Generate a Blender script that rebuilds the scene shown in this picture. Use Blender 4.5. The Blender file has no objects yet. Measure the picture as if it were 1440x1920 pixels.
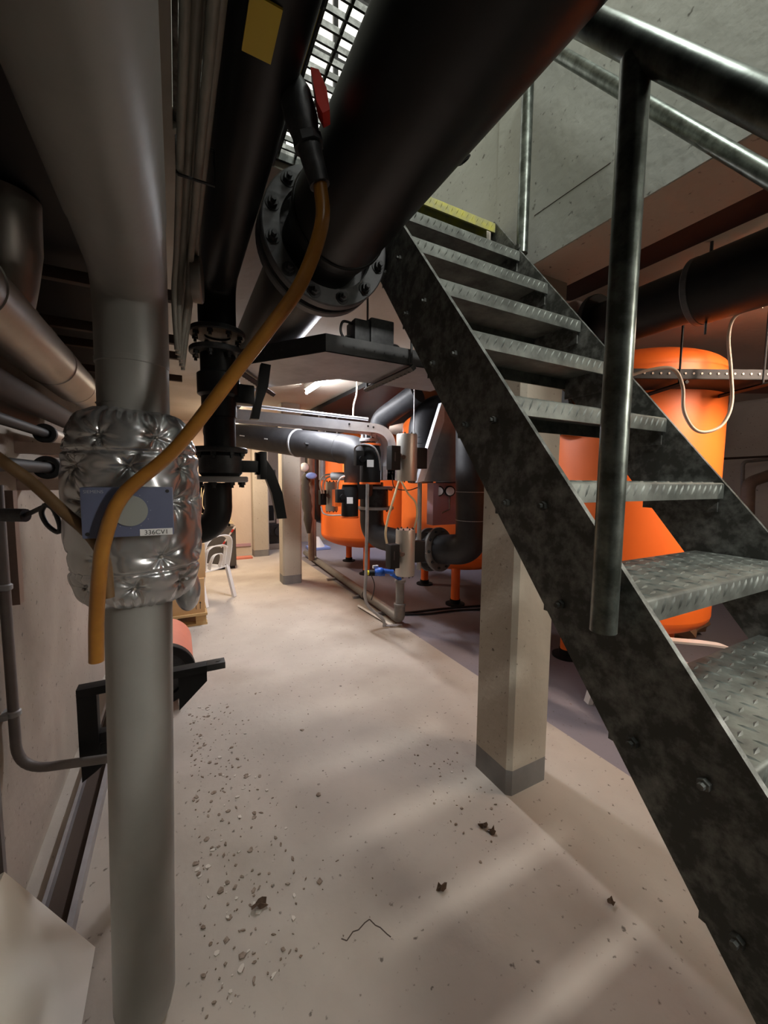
import bpy, bmesh, math, random
from mathutils import Vector, Matrix, Euler
random.seed(7)
SC = bpy.context.scene
COL = SC.collection
R = math.radians

# ------------------------------------------------------------------ camera
cam_data = bpy.data.cameras.new('camera')
cam = bpy.data.objects.new('camera', cam_data)
COL.objects.link(cam)
cam_data.sensor_fit = 'HORIZONTAL'
cam_data.sensor_width = 36.0
cam_data.lens = 36.0 * 734.0 / 1440.0
cam_data.clip_start = 0.02
pitch, yaw, roll = R(4.74), R(27.81), R(0.556)
fwd = Vector((math.sin(yaw)*math.cos(pitch), math.cos(yaw)*math.cos(pitch), -math.sin(pitch)))
r0 = Vector((math.cos(yaw), -math.sin(yaw), 0)); u0 = r0.cross(fwd)
rgt = r0*math.cos(roll) + u0*math.sin(roll)
upv = -r0*math.sin(roll) + u0*math.cos(roll)
cam.matrix_world = Matrix(((rgt.x, upv.x, -fwd.x, 0.0), (rgt.y, upv.y, -fwd.y, 0.0),
                           (rgt.z, upv.z, -fwd.z, 1.55), (0, 0, 0, 1)))
SC.camera = cam

# ------------------------------------------------------------------ view, world, lights
SC.view_settings.view_transform = 'Standard'
SC.view_settings.look = 'None'
SC.view_settings.gamma = 1.0
SC.view_settings.use_curve_mapping = False
SC.view_settings.exposure = -0.1
world = bpy.data.worlds.new('world'); SC.world = world
world.use_nodes = True
world.node_tree.nodes['Background'].inputs[0].default_value = (0.9, 0.95, 1.0, 1)
world.node_tree.nodes['Background'].inputs[1].default_value = 0.01

def area(name, loc, target, size, energy, color, size_y=None):
    d = bpy.data.lights.new(name, 'AREA'); d.energy = energy; d.color = color
    d.shape = 'RECTANGLE'; d.size = size; d.size_y = size_y or size
    o = bpy.data.objects.new(name, d); COL.objects.link(o); o.location = loc
    o.rotation_euler = (Vector(target)-Vector(loc)).to_track_quat('-Z', 'Y').to_euler()
    return o
# tube lamps of the floor above, coming down through the stairwell
area('upper_hall_lamp', (0.85, -2.5, 4.55), (0.8, 0.6, 1.0), 1.3, 190, (1.0, 0.99, 0.93), 0.24)
area('upper_hall_lamp', (0.95, 0.0, 5.05), (0.95, 0.1, 0), 0.9, 55, (0.93, 1.0, 0.93), 0.3)
# tube lamps of the plant room and one added fill lamp (each under its own batten, built below)
area('tube_lamp_light', (1.33, 3.85, 2.47), (1.33, 3.85, 0), 0.12, 75, (0.92, 0.94, 1.0), 1.2)
area('tube_lamp_light', (0.75, 6.7, 2.47), (0.75, 6.7, 0), 0.12, 85, (1.0, 0.80, 0.58), 1.2)
wl = area('tube_lamp_light', (2.95, 0.35, 2.47), (3.05, 1.55, 1.5), 0.12, 34, (1.0, 0.76, 0.60), 1.0)
wl.data.spread = R(105)          # beam narrowed and aimed at the tank to keep the floor darker
fill_lamp = area('tube_lamp_light', (2.0, -1.3, 2.47), (-0.25, 1.2, 1.0), 0.12, 15, (1.0, 0.94, 0.84), 1.0)
fill_lamp.data.spread = R(62)           # unseen fill lamp, added and aimed to brighten riser and jacket
area('tube_lamp_light', (3.6, 7.4, 2.47), (3.6, 7.4, 0), 0.12, 28, (0.75, 0.75, 1.0), 1.2)

# ------------------------------------------------------------------ materials
def mat(name, col, rough=0.6, metal=0.0, col2=None, scale=8.0, detail=5.0, bump=0.0, bscale=40.0,
        lo=0.35, hi=0.65, emit=None, estr=0.0, spec=0.5, stretch=None, alpha=None):
    m = bpy.data.materials.new(name); m.use_nodes = True
    nt = m.node_tree; b = nt.nodes['Principled BSDF']
    b.inputs['Roughness'].default_value = rough; b.inputs['Metallic'].default_value = metal
    b.inputs['Specular IOR Level'].default_value = spec
    b.inputs['Base Color'].default_value = (*col, 1)
    tc = nt.nodes.new('ShaderNodeTexCoord'); vec = tc.outputs['Object']
    if stretch:
        mp = nt.nodes.new('ShaderNodeMapping'); mp.inputs['Scale'].default_value = stretch
        nt.links.new(vec, mp.inputs['Vector']); vec = mp.outputs['Vector']
    if col2:
        n = nt.nodes.new('ShaderNodeTexNoise'); n.inputs['Scale'].default_value = scale
        n.inputs['Detail'].default_value = detail; n.inputs['Roughness'].default_value = 0.65
        nt.links.new(vec, n.inputs['Vector'])
        cr = nt.nodes.new('ShaderNodeValToRGB')
        cr.color_ramp.elements[0].position = lo; cr.color_ramp.elements[0].color = (*col, 1)
        cr.color_ramp.elements[1].position = hi; cr.color_ramp.elements[1].color = (*col2, 1)
        nt.links.new(n.outputs['Fac'], cr.inputs['Fac'])
        nt.links.new(cr.outputs['Color'], b.inputs['Base Color'])
    if bump:
        n2 = nt.nodes.new('ShaderNodeTexNoise'); n2.inputs['Scale'].default_value = bscale
        n2.inputs['Detail'].default_value = 6
        nt.links.new(vec, n2.inputs['Vector'])
        bp = nt.nodes.new('ShaderNodeBump'); bp.inputs['Strength'].default_value = bump
        bp.inputs['Distance'].default_value = 0.01
        nt.links.new(n2.outputs['Fac'], bp.inputs['Height']); nt.links.new(bp.outputs['Normal'], b.inputs['Normal'])
    if emit:
        b.inputs['Emission Color'].default_value = (*emit, 1); b.inputs['Emission Strength'].default_value = estr
    return m

def concrete(name, a, b_, stain, bump=0.25, pits=True, zone=None):
    """concrete: two-scale noise, brown stains, fine pits"""
    m = bpy.data.materials.new(name); m.use_nodes = True
    nt = m.node_tree; N = nt.nodes; L = nt.links; bs = N['Principled BSDF']
    bs.inputs['Roughness'].default_value = 0.82; bs.inputs['Specular IOR Level'].default_value = 0.3
    tc = N.new('ShaderNodeTexCoord')
    def noise(sc, det, lo, hi):
        n = N.new('ShaderNodeTexNoise'); n.inputs['Scale'].default_value = sc; n.inputs['Detail'].default_value = det
        L.new(tc.outputs['Object'], n.inputs['Vector'])
        r = N.new('ShaderNodeValToRGB'); r.color_ramp.elements[0].position = lo; r.color_ramp.elements[1].position = hi
        L.new(n.outputs['Fac'], r.inputs['Fac']); return r.outputs['Color']
    def mix(fac, c1, c2):
        x = N.new('ShaderNodeMix'); x.data_type = 'RGBA'
        L.new(fac, x.inputs[0]) if not isinstance(fac, float) else setattr(x.inputs[0], 'default_value', fac)
        for i, c in ((6, c1), (7, c2)):
            if isinstance(c, tuple): x.inputs[i].default_value = (*c, 1)
            else: L.new(c, x.inputs[i])
        return x.outputs[2]
    c = mix(noise(1.7, 8, 0.38, 0.66), a, b_)
    c = mix(noise(0.9, 6, 0.52, 0.72), c, stain)
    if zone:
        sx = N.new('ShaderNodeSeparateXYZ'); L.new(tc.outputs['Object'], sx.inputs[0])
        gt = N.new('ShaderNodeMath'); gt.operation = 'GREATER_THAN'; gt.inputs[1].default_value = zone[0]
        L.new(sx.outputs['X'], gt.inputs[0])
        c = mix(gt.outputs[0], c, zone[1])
    if pits:
        c = mix(noise(38.0, 3, 0.66, 0.74), c, tuple(v*0.45 for v in stain))
    L.new(c, bs.inputs['Base Color'])
    n2 = N.new('ShaderNodeTexNoise'); n2.inputs['Scale'].default_value = 22; n2.inputs['Detail'].default_value = 8
    L.new(tc.outputs['Object'], n2.inputs['Vector'])
    bp = N.new('ShaderNodeBump'); bp.inputs['Strength'].default_value = bump; bp.inputs['Distance'].default_value = 0.01
    L.new(n2.outputs['Fac'], bp.inputs['Height']); L.new(bp.outputs['Normal'], bs.inputs['Normal'])
    return m

M = {}
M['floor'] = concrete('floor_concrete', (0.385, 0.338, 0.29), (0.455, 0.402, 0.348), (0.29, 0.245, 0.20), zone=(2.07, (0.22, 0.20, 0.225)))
M['wall'] = concrete('wall_concrete', (0.35, 0.30, 0.25), (0.41, 0.355, 0.30), (0.23, 0.19, 0.155))
M['wallcream'] = concrete('wall_cream', (0.58, 0.46, 0.37), (0.64, 0.52, 0.42), (0.50, 0.39, 0.31), pits=False)
M['wallgrey'] = concrete('wall_grey', (0.36, 0.37, 0.34), (0.42, 0.43, 0.40), (0.30, 0.30, 0.27))
M['ceil'] = concrete('ceiling_concrete', (0.46, 0.42, 0.35), (0.52, 0.47, 0.40), (0.42, 0.36, 0.28), pits=False)
M['column'] = concrete('column_concrete', (0.42, 0.37, 0.30), (0.47, 0.42, 0.35), (0.33, 0.28, 0.22))
M['plinth'] = mat('plinth_paint', (0.17, 0.165, 0.16), 0.7, col2=(0.22, 0.21, 0.20), scale=5)
M['galv'] = mat('galvanised_steel', (0.058, 0.06, 0.054), 0.55, 0.4, (0.30, 0.31, 0.295), 24, 9, lo=0.44, hi=0.78)
M['tread'] = mat('checker_plate', (0.05, 0.053, 0.047), 0.5, 0.45, (0.155, 0.167, 0.15), 14, 6, lo=0.35, hi=0.7)
M['rail'] = mat('galvanised_tube', (0.07, 0.08, 0.07), 0.33, 0.8, (0.22, 0.25, 0.23), 20, 7, lo=0.4, hi=0.72)
M['yellow'] = mat('yellow_paint', (0.30, 0.28, 0.04), 0.6, col2=(0.16, 0.16, 0.09), scale=20)
M['black'] = mat('black_pipe', (0.0045, 0.0045, 0.005), 0.42, col2=(0.010, 0.0095, 0.0095), scale=5, spec=0.28)
M['hdpe'] = mat('dark_grey_pipe', (0.017, 0.017, 0.019), 0.5, col2=(0.030, 0.030, 0.032), scale=6, spec=0.3)
M['flangemid'] = mat('mid_grey_flange', (0.13, 0.13, 0.13), 0.5, 0.3, (0.19, 0.19, 0.19), 18)
M['rubber'] = mat('black_rubber', (0.006, 0.006, 0.0065), 0.6, spec=0.25)
M['iron'] = mat('dark_iron', (0.018, 0.0185, 0.02), 0.5, 0.3, (0.045, 0.045, 0.047), 25)
M['flange'] = mat('flange_grey', (0.06, 0.06, 0.063), 0.5, 0.2, (0.09, 0.09, 0.093), 18)
M['steelgrey'] = mat('grey_flange_paint', (0.28, 0.28, 0.29), 0.5, 0.2, (0.36, 0.36, 0.36), 15)
M['jacket'] = mat('pipe_jacket', (0.225, 0.222, 0.212), 0.42, col2=(0.265, 0.262, 0.25), scale=3, bump=0.08, bscale=25)
M['silver'] = mat('quilted_silver', (0.46, 0.465, 0.475), 0.27, 0.78, (0.53, 0.535, 0.545), 6)
M['alu'] = mat('aluminium_cladding', (0.25, 0.23, 0.205), 0.42, 0.8, (0.32, 0.29, 0.265), 3)
M['tray'] = mat('cable_tray_steel', (0.30, 0.29, 0.30), 0.45, 0.5, (0.40, 0.39, 0.40), 6)
M['traydark'] = mat('dark_tray_steel', (0.05, 0.05, 0.052), 0.5, 0.5, (0.08, 0.08, 0.08), 8)
M['channel'] = mat('bright_channel', (0.55, 0.57, 0.62), 0.4, 0.35, (0.66, 0.68, 0.72), 9)
M['stainless'] = mat('stainless', (0.44, 0.42, 0.38), 0.4, 0.65, (0.50, 0.48, 0.43), 3, stretch=(1, 1, 0.1))
M['orange'] = mat('orange_tank_paint', (0.88, 0.168, 0.020), 0.5, col2=(0.83, 0.152, 0.018), scale=2)
M['trayblack'] = mat('black_tray_steel', (0.011, 0.011, 0.012), 0.6, 0.0, (0.018, 0.018, 0.019), 8, spec=0.25)
M['orangep'] = mat('orange_plate', (0.9, 0.16, 0.02), 0.45)
M['hose'] = mat('amber_hose', (0.33, 0.145, 0.022), 0.3, col2=(0.24, 0.10, 0.016), scale=10, spec=0.6)
M['hosedull'] = mat('dusty_hose', (0.16, 0.09, 0.035), 0.6, col2=(0.10, 0.055, 0.02), scale=12)
M['cable'] = mat('grey_cable', (0.24, 0.22, 0.185), 0.5, col2=(0.17, 0.155, 0.13), scale=10)
M['cream'] = mat('cream_cable', (0.62, 0.50, 0.30), 0.5)
M['pale'] = mat('pale_cable', (0.55, 0.45, 0.36), 0.5)
M['blackcable'] = mat('black_cable', (0.012, 0.012, 0.012), 0.5)
M['boxblue'] = mat('blue_grey_enclosure', (0.085, 0.098, 0.165), 0.5, col2=(0.095, 0.108, 0.178), scale=12)
M['dial'] = mat('dial_grey', (0.24, 0.25, 0.235), 0.5)
M['label'] = mat('white_label', (0.72, 0.72, 0.72), 0.5)
M['ink'] = mat('black_ink', (0.01, 0.01, 0.01), 0.6)
M['lightink'] = mat('pale_print', (0.30, 0.31, 0.34), 0.5)
M['ylabel'] = mat('yellow_label', (0.52, 0.36, 0.01), 0.55)
M['red'] = mat('red_handle', (0.48, 0.02, 0.012), 0.45)
M['redorange'] = mat('salmon_paint', (0.62, 0.20, 0.13), 0.5, col2=(0.55, 0.17, 0.11), scale=5)
M['white'] = mat('white_plastic', (0.68, 0.65, 0.62), 0.4)
M['board'] = mat('white_board', (0.74, 0.71, 0.64), 0.55, col2=(0.68, 0.65, 0.58), scale=2)
M['card'] = mat('cardboard', (0.42, 0.25, 0.11), 0.8, col2=(0.46, 0.28, 0.13), scale=5)
M['wood'] = mat('pallet_wood', (0.46, 0.30, 0.13), 0.75, col2=(0.38, 0.24, 0.10), scale=4, stretch=(1, 12, 12))
M['bag'] = mat('brown_paper', (0.34, 0.20, 0.11), 0.8, col2=(0.25, 0.14, 0.07), scale=8)
M['cabinet'] = mat('grey_cabinet', (0.075, 0.065, 0.058), 0.55)
M['brownpipe'] = mat('brown_pipe', (0.15, 0.095, 0.07), 0.5, col2=(0.20, 0.13, 0.10), scale=7)
M['greypipe'] = mat('grey_conduit', (0.14, 0.12, 0.115), 0.5, col2=(0.18, 0.16, 0.15), scale=8)
M['floorpipe'] = mat('floor_pipe_grey', (0.13, 0.12, 0.11), 0.5, col2=(0.17, 0.155, 0.14), scale=8)
M['blue'] = mat('blue_plastic', (0.02, 0.10, 0.45), 0.4)
M['bluecloth'] = mat('blue_cloth', (0.22, 0.30, 0.62), 0.8)
M['darkcloth'] = mat('dark_cloth', (0.045, 0.035, 0.025), 0.9)
M['yellowcap'] = mat('yellow_cap', (0.75, 0.60, 0.02), 0.4)
M['mauve'] = mat('mauve_light_panel', (0.50, 0.30, 0.33), 0.5)  # purple light on the gauge panel put into its colour
M['brass'] = mat('brass', (0.70, 0.50, 0.12), 0.3, 0.9)
M['debris'] = mat('debris_brown', (0.13, 0.085, 0.055), 0.9, col2=(0.30, 0.24, 0.19), scale=60)
M['debrispale'] = mat('debris_pale', (0.55, 0.50, 0.44), 0.9)
M['leaf'] = mat('dry_leaf', (0.10, 0.06, 0.035), 0.85, col2=(0.16, 0.10, 0.06), scale=60)
M['glow'] = mat('tube_glow', (1, 1, 1), 0.5, emit=(0.95, 0.96, 1.0), estr=170.0)
M['glowwarm'] = mat('tube_glow_warm', (1, 1, 1), 0.5, emit=(1.0, 0.82, 0.62), estr=55.0)
M['glowfill'] = mat('fill_tube_glow', (1, 1, 1), 0.5, emit=(1.0, 0.95, 0.86), estr=3.0)
M['skyglass'] = mat('daylit_window', (0.5, 0.5, 0.5), 0.3, emit=(0.98, 0.95, 0.86), estr=1.35)
M['darkgap'] = mat('dark_rust', (0.05, 0.03, 0.02), 0.8)

# ------------------------------------------------------------------ mesh builder
def V(p): return Vector(p)
class MB:
    def __init__(s): s.bm = bmesh.new()
    def box(s, lo, hi, bev=0.0, rot=None, piv=None):
        lo, hi = V(lo), V(hi); c = (lo+hi)/2; d = hi-lo
        g = bmesh.ops.create_cube(s.bm, size=1.0)['verts']
        for v in g:
            v.co = Vector((v.co.x*d.x, v.co.y*d.y, v.co.z*d.z))
        if bev:
            es = list({e for v in g for e in v.link_edges})
            r = bmesh.ops.bevel(s.bm, geom=es, offset=bev, segments=2, affect='EDGES', profile=0.7)
            g = list({v for f in r['faces'] for v in f.verts} | {v for v in g if v.is_valid})
        for v in g:
            v.co = v.co + c
        if rot is not None:
            mt = Euler(rot).to_matrix(); p = V(piv) if piv else c
            for v in g: v.co = mt @ (v.co-p) + p
        return s
    def tube(s, pts, r, seg=20, caps=True, flat=None):
        pts = [V(p) for p in pts]; n = len(pts)
        rs = r if isinstance(r, (list, tuple)) else [r]*n
        t0 = (pts[1]-pts[0]).normalized()
        a = Vector((0, 0, 1)) if abs(t0.z) < 0.9 else Vector((1, 0, 0))
        nrm = (a - t0*a.dot(t0)).normalized(); rings = []
        for i in range(n):
            if i == 0: t = t0
            elif i == n-1: t = (pts[i]-pts[i-1]).normalized()
            else: t = ((pts[i]-pts[i-1]).normalized()+(pts[i+1]-pts[i]).normalized()).normalized()
            nrm = (nrm - t*nrm.dot(t)).normalized(); bn = t.cross(nrm)
            ring = []
            for k in range(seg):
                an = 2*math.pi*k/seg
                ring.append(s.bm.verts.new(pts[i] + (nrm*math.cos(an)+bn*math.sin(an))*rs[i]))
            rings.append(ring)
        for i in range(n-1):
            for k in range(seg):
                s.bm.faces.new((rings[i][k], rings[i+1][k], rings[i+1][(k+1) % seg], rings[i][(k+1) % seg]))
        if caps:
            s.bm.faces.new(rings[0]); s.bm.faces.new(list(reversed(rings[-1])))
        return s
    def cyl(s, a, b, r, r2=None, seg=24): return s.tube([a, b], [r, r if r2 is None else r2], seg)
    def lathe(s, prof, org, axis=(0, 0, 1), seg=48, closed=False):
        """prof: (radius, height) pairs turned about axis through org"""
        ax = V(axis).normalized(); a = Vector((1, 0, 0)) if abs(ax.x) < 0.9 else Vector((0, 1, 0))
        e1 = (a-ax*a.dot(ax)).normalized(); e2 = ax.cross(e1); o = V(org); rings = []
        for (r, h) in prof:
            if r < 1e-5: rings.append([s.bm.verts.new(o+ax*h)])
            else: rings.append([s.bm.verts.new(o+ax*h+(e1*math.cos(2*math.pi*k/seg)+e2*math.sin(2*math.pi*k/seg))*r) for k in range(seg)])
        pairs = list(zip(rings, rings[1:]))
        if closed: pairs.append((rings[-1], rings[0]))
        for A, B in pairs:
            for k in range(seg):
                q = (k+1) % seg
                if len(A) == 1 and len(B) == 1: continue
                if len(A) == 1: s.bm.faces.new((A[0], B[k], B[q]))
                elif len(B) == 1: s.bm.faces.new((A[k], B[0], A[q]))
                else: s.bm.faces.new((A[k], B[k], B[q], A[q]))
        return s
    def ring(s, org, axis, ro, ri, th, seg=48):
        return s.lathe([(ri, -th/2), (ro-.004, -th/2), (ro, -th/2+.004), (ro, th/2-.004), (ro-.004, th/2), (ri, th/2)], org, axis, seg, closed=True)
    def prism(s, pts, off):
        """closed planar polygon of 3-D points, thickened by the vector off"""
        off = V(off); a = [s.bm.verts.new(V(p)) for p in pts]; b = [s.bm.verts.new(V(p)+off) for p in pts]
        s.bm.faces.new(a); s.bm.faces.new(list(reversed(b))); n = len(a)
        for i in range(n): s.bm.faces.new((a[i], b[i], b[(i+1) % n], a[(i+1) % n]))
        return s
    def ball(s, c, r, sc=(1, 1, 1), seg=16):
        g = bmesh.ops.create_uvsphere(s.bm, u_segments=seg, v_segments=max(6, seg//2), radius=r)['verts']
        for v in g: v.co = Vector((v.co.x*sc[0], v.co.y*sc[1], v.co.z*sc[2])) + V(c)
        return s
    def hexbolt(s, p, axis, r=0.012, h=0.012):
        ax = V(axis).normalized(); p = V(p)
        s.tube([p, p+ax*h, p+ax*h*1.01, p+ax*(h*1.9)], [r, r, r*0.55, r*0.55], 6)
        return s

def smooth_path(pts, n=6):
    P = [V(p) for p in pts]; P = [P[0]*2-P[1]] + P + [P[-1]*2-P[-2]]; out = []
    for i in range(1, len(P)-2):
        for k in range(n):
            t = k/n; a, b, c, d = P[i-1:i+3]
            out.append(0.5*((2*b)+(c-a)*t+(2*a-5*b+4*c-d)*t*t+(3*b-a-3*c+d)*t**3))
    out.append(P[-2]); return out
def fillet(pts, rad, n=8):
    P = [V(p) for p in pts]; out = [P[0]]
    for i in range(1, len(P)-1):
        a = (P[i-1]-P[i]); b = (P[i+1]-P[i]); la, lb = a.length, b.length; a.normalize(); b.normalize()
        ang = a.angle(b); d = min(rad/math.tan(ang/2), la*0.49, lb*0.49)
        p0, p2 = P[i]+a*d, P[i]+b*d
        for k in range(n+1):
            t = k/n
            w = (1-t)**2*p0 + 2*t*(1-t)*(P[i]*0.93+(p0+p2)*0.035) + t*t*p2
            out.append(w)
    out.append(P[-1]); return out

def wloc(o):
    v = Vector(o.location)
    while o.parent: o = o.parent; v += Vector(o.location)
    return v
SINGLE = {'bolts': 'bolt', 'end_plates': 'end_plate', 'bearing_bars': 'bearing_bar', 'cross_bars': 'cross_bar', 'rivets': 'rivet',
          'tuft_buttons': 'tuft_button', 'dial_ticks': 'dial_tick', 'corner_screws': 'corner_screw', 'weld_beads': 'weld_bead',
          'strut_slots': 'strut_slot', 'loose_cables': 'loose_cable', 'lamp_holders': 'lamp_holder', 'wall_struts': 'wall_strut',
          'hanger_rods': 'hanger_rod', 'support_feet': 'support_foot', 'seam_bands': 'seam_band', 'frame_bars': 'frame_bar', 'rail_holes': 'rail_hole', 'gussets': 'gusset', 'conduits': 'conduit'}
def obj(name, mb, m, parent=None, loc=None, sharp=38):
    """one object; a name in SINGLE gives one object per loose piece of the mesh"""
    if name in SINGLE:
        bm = mb.bm; bm.verts.ensure_lookup_table(); seen = set(); first = None
        for v0 in bm.verts:
            if v0 in seen: continue
            comp = []; st = [v0]; seen.add(v0)
            while st:
                v = st.pop(); comp.append(v)
                for e in v.link_edges:
                    w = e.other_vert(v)
                    if w not in seen: seen.add(w); st.append(w)
            nb = MB(); mp = {v: nb.bm.verts.new(v.co) for v in comp}
            for f in {f for v in comp for f in v.link_faces}: nb.bm.faces.new([mp[v] for v in f.verts])
            o = obj(SINGLE[name], nb, m, parent, loc, sharp); first = first or o
        return first
    bm = mb.bm; bmesh.ops.recalc_face_normals(bm, faces=bm.faces[:])
    for f in bm.faces: f.smooth = True
    for e in bm.edges:
        e.smooth = len(e.link_faces) == 2 and e.calc_face_angle(0) < R(sharp)
    base = Vector((0, 0, 0))
    if parent is not None: base = wloc(parent)
    elif loc is not None: base = V(loc)
    for v in bm.verts: v.co -= base
    me = bpy.data.meshes.new(name); bm.to_mesh(me); bm.free()
    for mm in (m if isinstance(m, (list, tuple)) else [m]): me.materials.append(mm)
    o = bpy.data.objects.new(name, me); COL.objects.link(o)
    if parent is not None: o.parent = parent
    else: o.location = base
    return o
def thing(name, label, cat, loc, group=None):
    o = bpy.data.objects.new(name, None); COL.objects.link(o); o.location = loc; o.empty_display_size = 0.05
    return tag(o, label, cat, group)
def tag(o, label, cat, group=None, kind=None):
    o['label'] = label; o['category'] = cat
    if group: o['group'] = group
    if kind: o['kind'] = kind
    return o
def struct(name, mb, m, parent=None, loc=None):
    o = obj(name, mb, m, parent, loc)
    if parent is None: o['kind'] = 'structure'
    return o
def text(name, body, size, m, parent, org, ex, ey, align='LEFT', lift=0.0006):
    """flat lettering: origin org, reading direction ex, up direction ey"""
    cu = bpy.data.curves.new(name, 'FONT'); cu.body = body; cu.size = size; cu.align_x = align; cu.extrude = 0.0002
    tmp = bpy.data.objects.new(name, cu); COL.objects.link(tmp)
    dg = bpy.context.evaluated_depsgraph_get()
    me = bpy.data.meshes.new_from_object(tmp.evaluated_get(dg))
    bpy.data.objects.remove(tmp)
    ex, ey = V(ex).normalized(), V(ey).normalized(); ez = ex.cross(ey); base = wloc(parent)
    for v in me.vertices: v.co = V(org)+ex*v.co.x+ey*v.co.y+ez*(v.co.z+lift)-base
    me.materials.clear(); me.materials.append(m)
    o = bpy.data.objects.new(name, me); COL.objects.link(o); o.parent = parent
    return o

# ------------------------------------------------------------------ the setting
ZC, ZF = 2.62, 2.69          # ceiling underside, upper floor level
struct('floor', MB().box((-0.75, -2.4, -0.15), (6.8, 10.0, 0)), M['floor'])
struct('wall_left', MB().box((-0.75, -2.4, 0), (-0.55, 10.0, ZC)), M['wall'])
struct('wall_right', MB().box((6.6, -2.4, 0), (6.8, 10.0, ZC)), M['wall'])
struct('wall_back', MB().box((-0.55, 9.4, 0), (6.6, 9.6, ZC)), M['wall'])
struct('wall_alcove', MB().box((-0.55, 8.35, 0), (1.33, 8.5, ZC)), M['wallcream'])
struct('wall_front', MB().box((-0.55, -2.4, 0), (6.6, -2.2, ZC)), M['wallgrey'])
c = MB()
c.box((-2.0, -4.4, ZC), (0.02, 10.0, ZF))
c.box((0.02, -4.4, ZC), (1.38, -1.3, ZF))
c.box((0.02, 1.46, ZC), (1.38, 10.0, ZF))
c.box((1.38, -4.4, ZC), (6.8, 10.0, ZF))
struct('ceiling', c, M['ceil'])
struct('wall_stairwell', MB().box((1.385, -4.4, ZF), (1.62, 2.75, 5.2)), M['wallgrey'])
struct('wall_stairwell_end', MB().box((-2.0, 2.6, ZF), (1.385, 2.75, 5.2)), M['wallgrey'])
struct('wall_stairwell_left', MB().box((-2.0, -4.4, ZF), (-1.8, 2.6, 5.2)), M['wallgrey'])
struct('wall_stairwell_front', MB().box((-1.8, -4.4, ZF), (1.385, -4.2, 5.2)), M['wallgrey'])
struct('ceiling_upper', MB().box((-2.0, -4.4, 5.2), (1.62, 2.75, 5.35)), M['ceil'])
struct('trim_beam', MB().box((1.385, -2.2, 2.475), (1.665, 1.56, ZC)), M['column'])
# the flush inner face of the beam below the stairwell wall
struct('trim_beam_face', MB().box((1.379, -2.2, 2.476), (1.385, 1.50, 5.19)), M['wallgrey'])
# daylit window at the head of the stairs
w = MB().box((0.30, 2.585, 3.55), (1.30, 2.599, 5.05)); win = struct('window_1', w, M['skyglass'])
g = MB()
for x in (0.29, 0.62, 0.96, 1.29): g.box((x, 2.56, 3.54), (x+0.03, 2.6, 5.06))
for z in (3.52, 4.2, 4.65, 5.05): g.box((0.29, 2.562, z), (1.32, 2.6, z+0.03))
obj('window_frame', g, M['iron'], win)

def column(x0, y0, x1, y1, label, zt=ZC):
    m = MB(); ch = 0.022
    poly = [(x0+ch, y0), (x1-ch, y0), (x1, y0+ch), (x1, y1-ch), (x1-ch, y1), (x0+ch, y1), (x0, y1-ch), (x0, y0+ch)]
    m.prism([(x, y, 0.13) for x, y in poly], (0, 0, zt-0.13))
    t = thing('concrete_column', label, 'column', ((x0+x1)/2, (y0+y1)/2, 0))
    t['kind'] = 'structure'
    obj('shaft', m, M['column'], t)
    obj('base_band', MB().prism([(x, y, 0) for x, y in poly], (0, 0, 0.13)), M['plinth'], t)
    return t
column(1.39, 1.30, 1.665, 1.56, 'beige concrete column under the stairs, nearest to the viewer', 2.475)
column(1.33, 5.65, 1.61, 5.91, 'middle concrete column standing beyond the black hand lever')
column(1.30, 7.95, 1.60, 8.20, 'farthest concrete column, beside the cream alcove wall')

# ------------------------------------------------------------------ staircase
XL, XR = 0.668, 1.285         # inner faces of the stringers
RISE, GO = 0.19, 0.15
def nose(n): return 0.65 + GO*(6-n), 1.55 + RISE*(7-n)
stair = thing('steel_staircase', 'dark galvanised steel staircase with checker plate treads and tube handrails', 'staircase', (0.97, -0.6, 0))
def line_top(y): return 1.738 + (RISE/GO)*(y-0.65)
def stringer(x0, x1):
    yb = 0.65 - 1.738*GO/RISE
    pts = [(x0, yb, 0.0), (x0, yb+0.237, 0.0), (x0, 1.41, line_top(1.41)-0.30), (x0, 1.43, line_top(1.43)-0.20), (x0, 1.43, line_top(1.41)), (x0, 1.41, line_top(1.41))]
    return MB().prism(pts, (x1-x0, 0, 0))
# the left stringer stops short of the big pipe flange, the right one runs up to the landing
yb = 0.65 - 1.738*GO/RISE
L = MB().prism([(XL-0.011, yb, 0.0), (XL-0.011, yb+0.237, 0.0), (XL-0.011, 1.44, line_top(1.44)-0.30),
                (XL-0.011, 1.44, line_top(1.44)-0.12), (XL-0.011, 1.32, line_top(1.32))], (0.011, 0, 0))
obj('stringer', L, M['galv'], stair)
obj('stringer', stringer(XR, XR+0.011), M['galv'], stair)
def tear(mb, p, du, dv, dn, ln=0.014, wd=0.0036, h=0.0022):
    p = V(p); q = [p+du*ln, p+dv*wd, p-du*ln, p-dv*wd]
    vs = [mb.bm.verts.new(x) for x in q]; t = [mb.bm.verts.new(p+du*ln*0.45+dn*h), mb.bm.verts.new(p-du*ln*0.45+dn*h)]
    for f in ((vs[0], vs[1], t[0]), (vs[1], t[1], t[0]), (vs[1], vs[2], t[1]), (vs[2], vs[3], t[1]), (vs[3], t[0], t[1]), (vs[3], vs[0], t[0])):
        mb.bm.faces.new(f)
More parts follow.
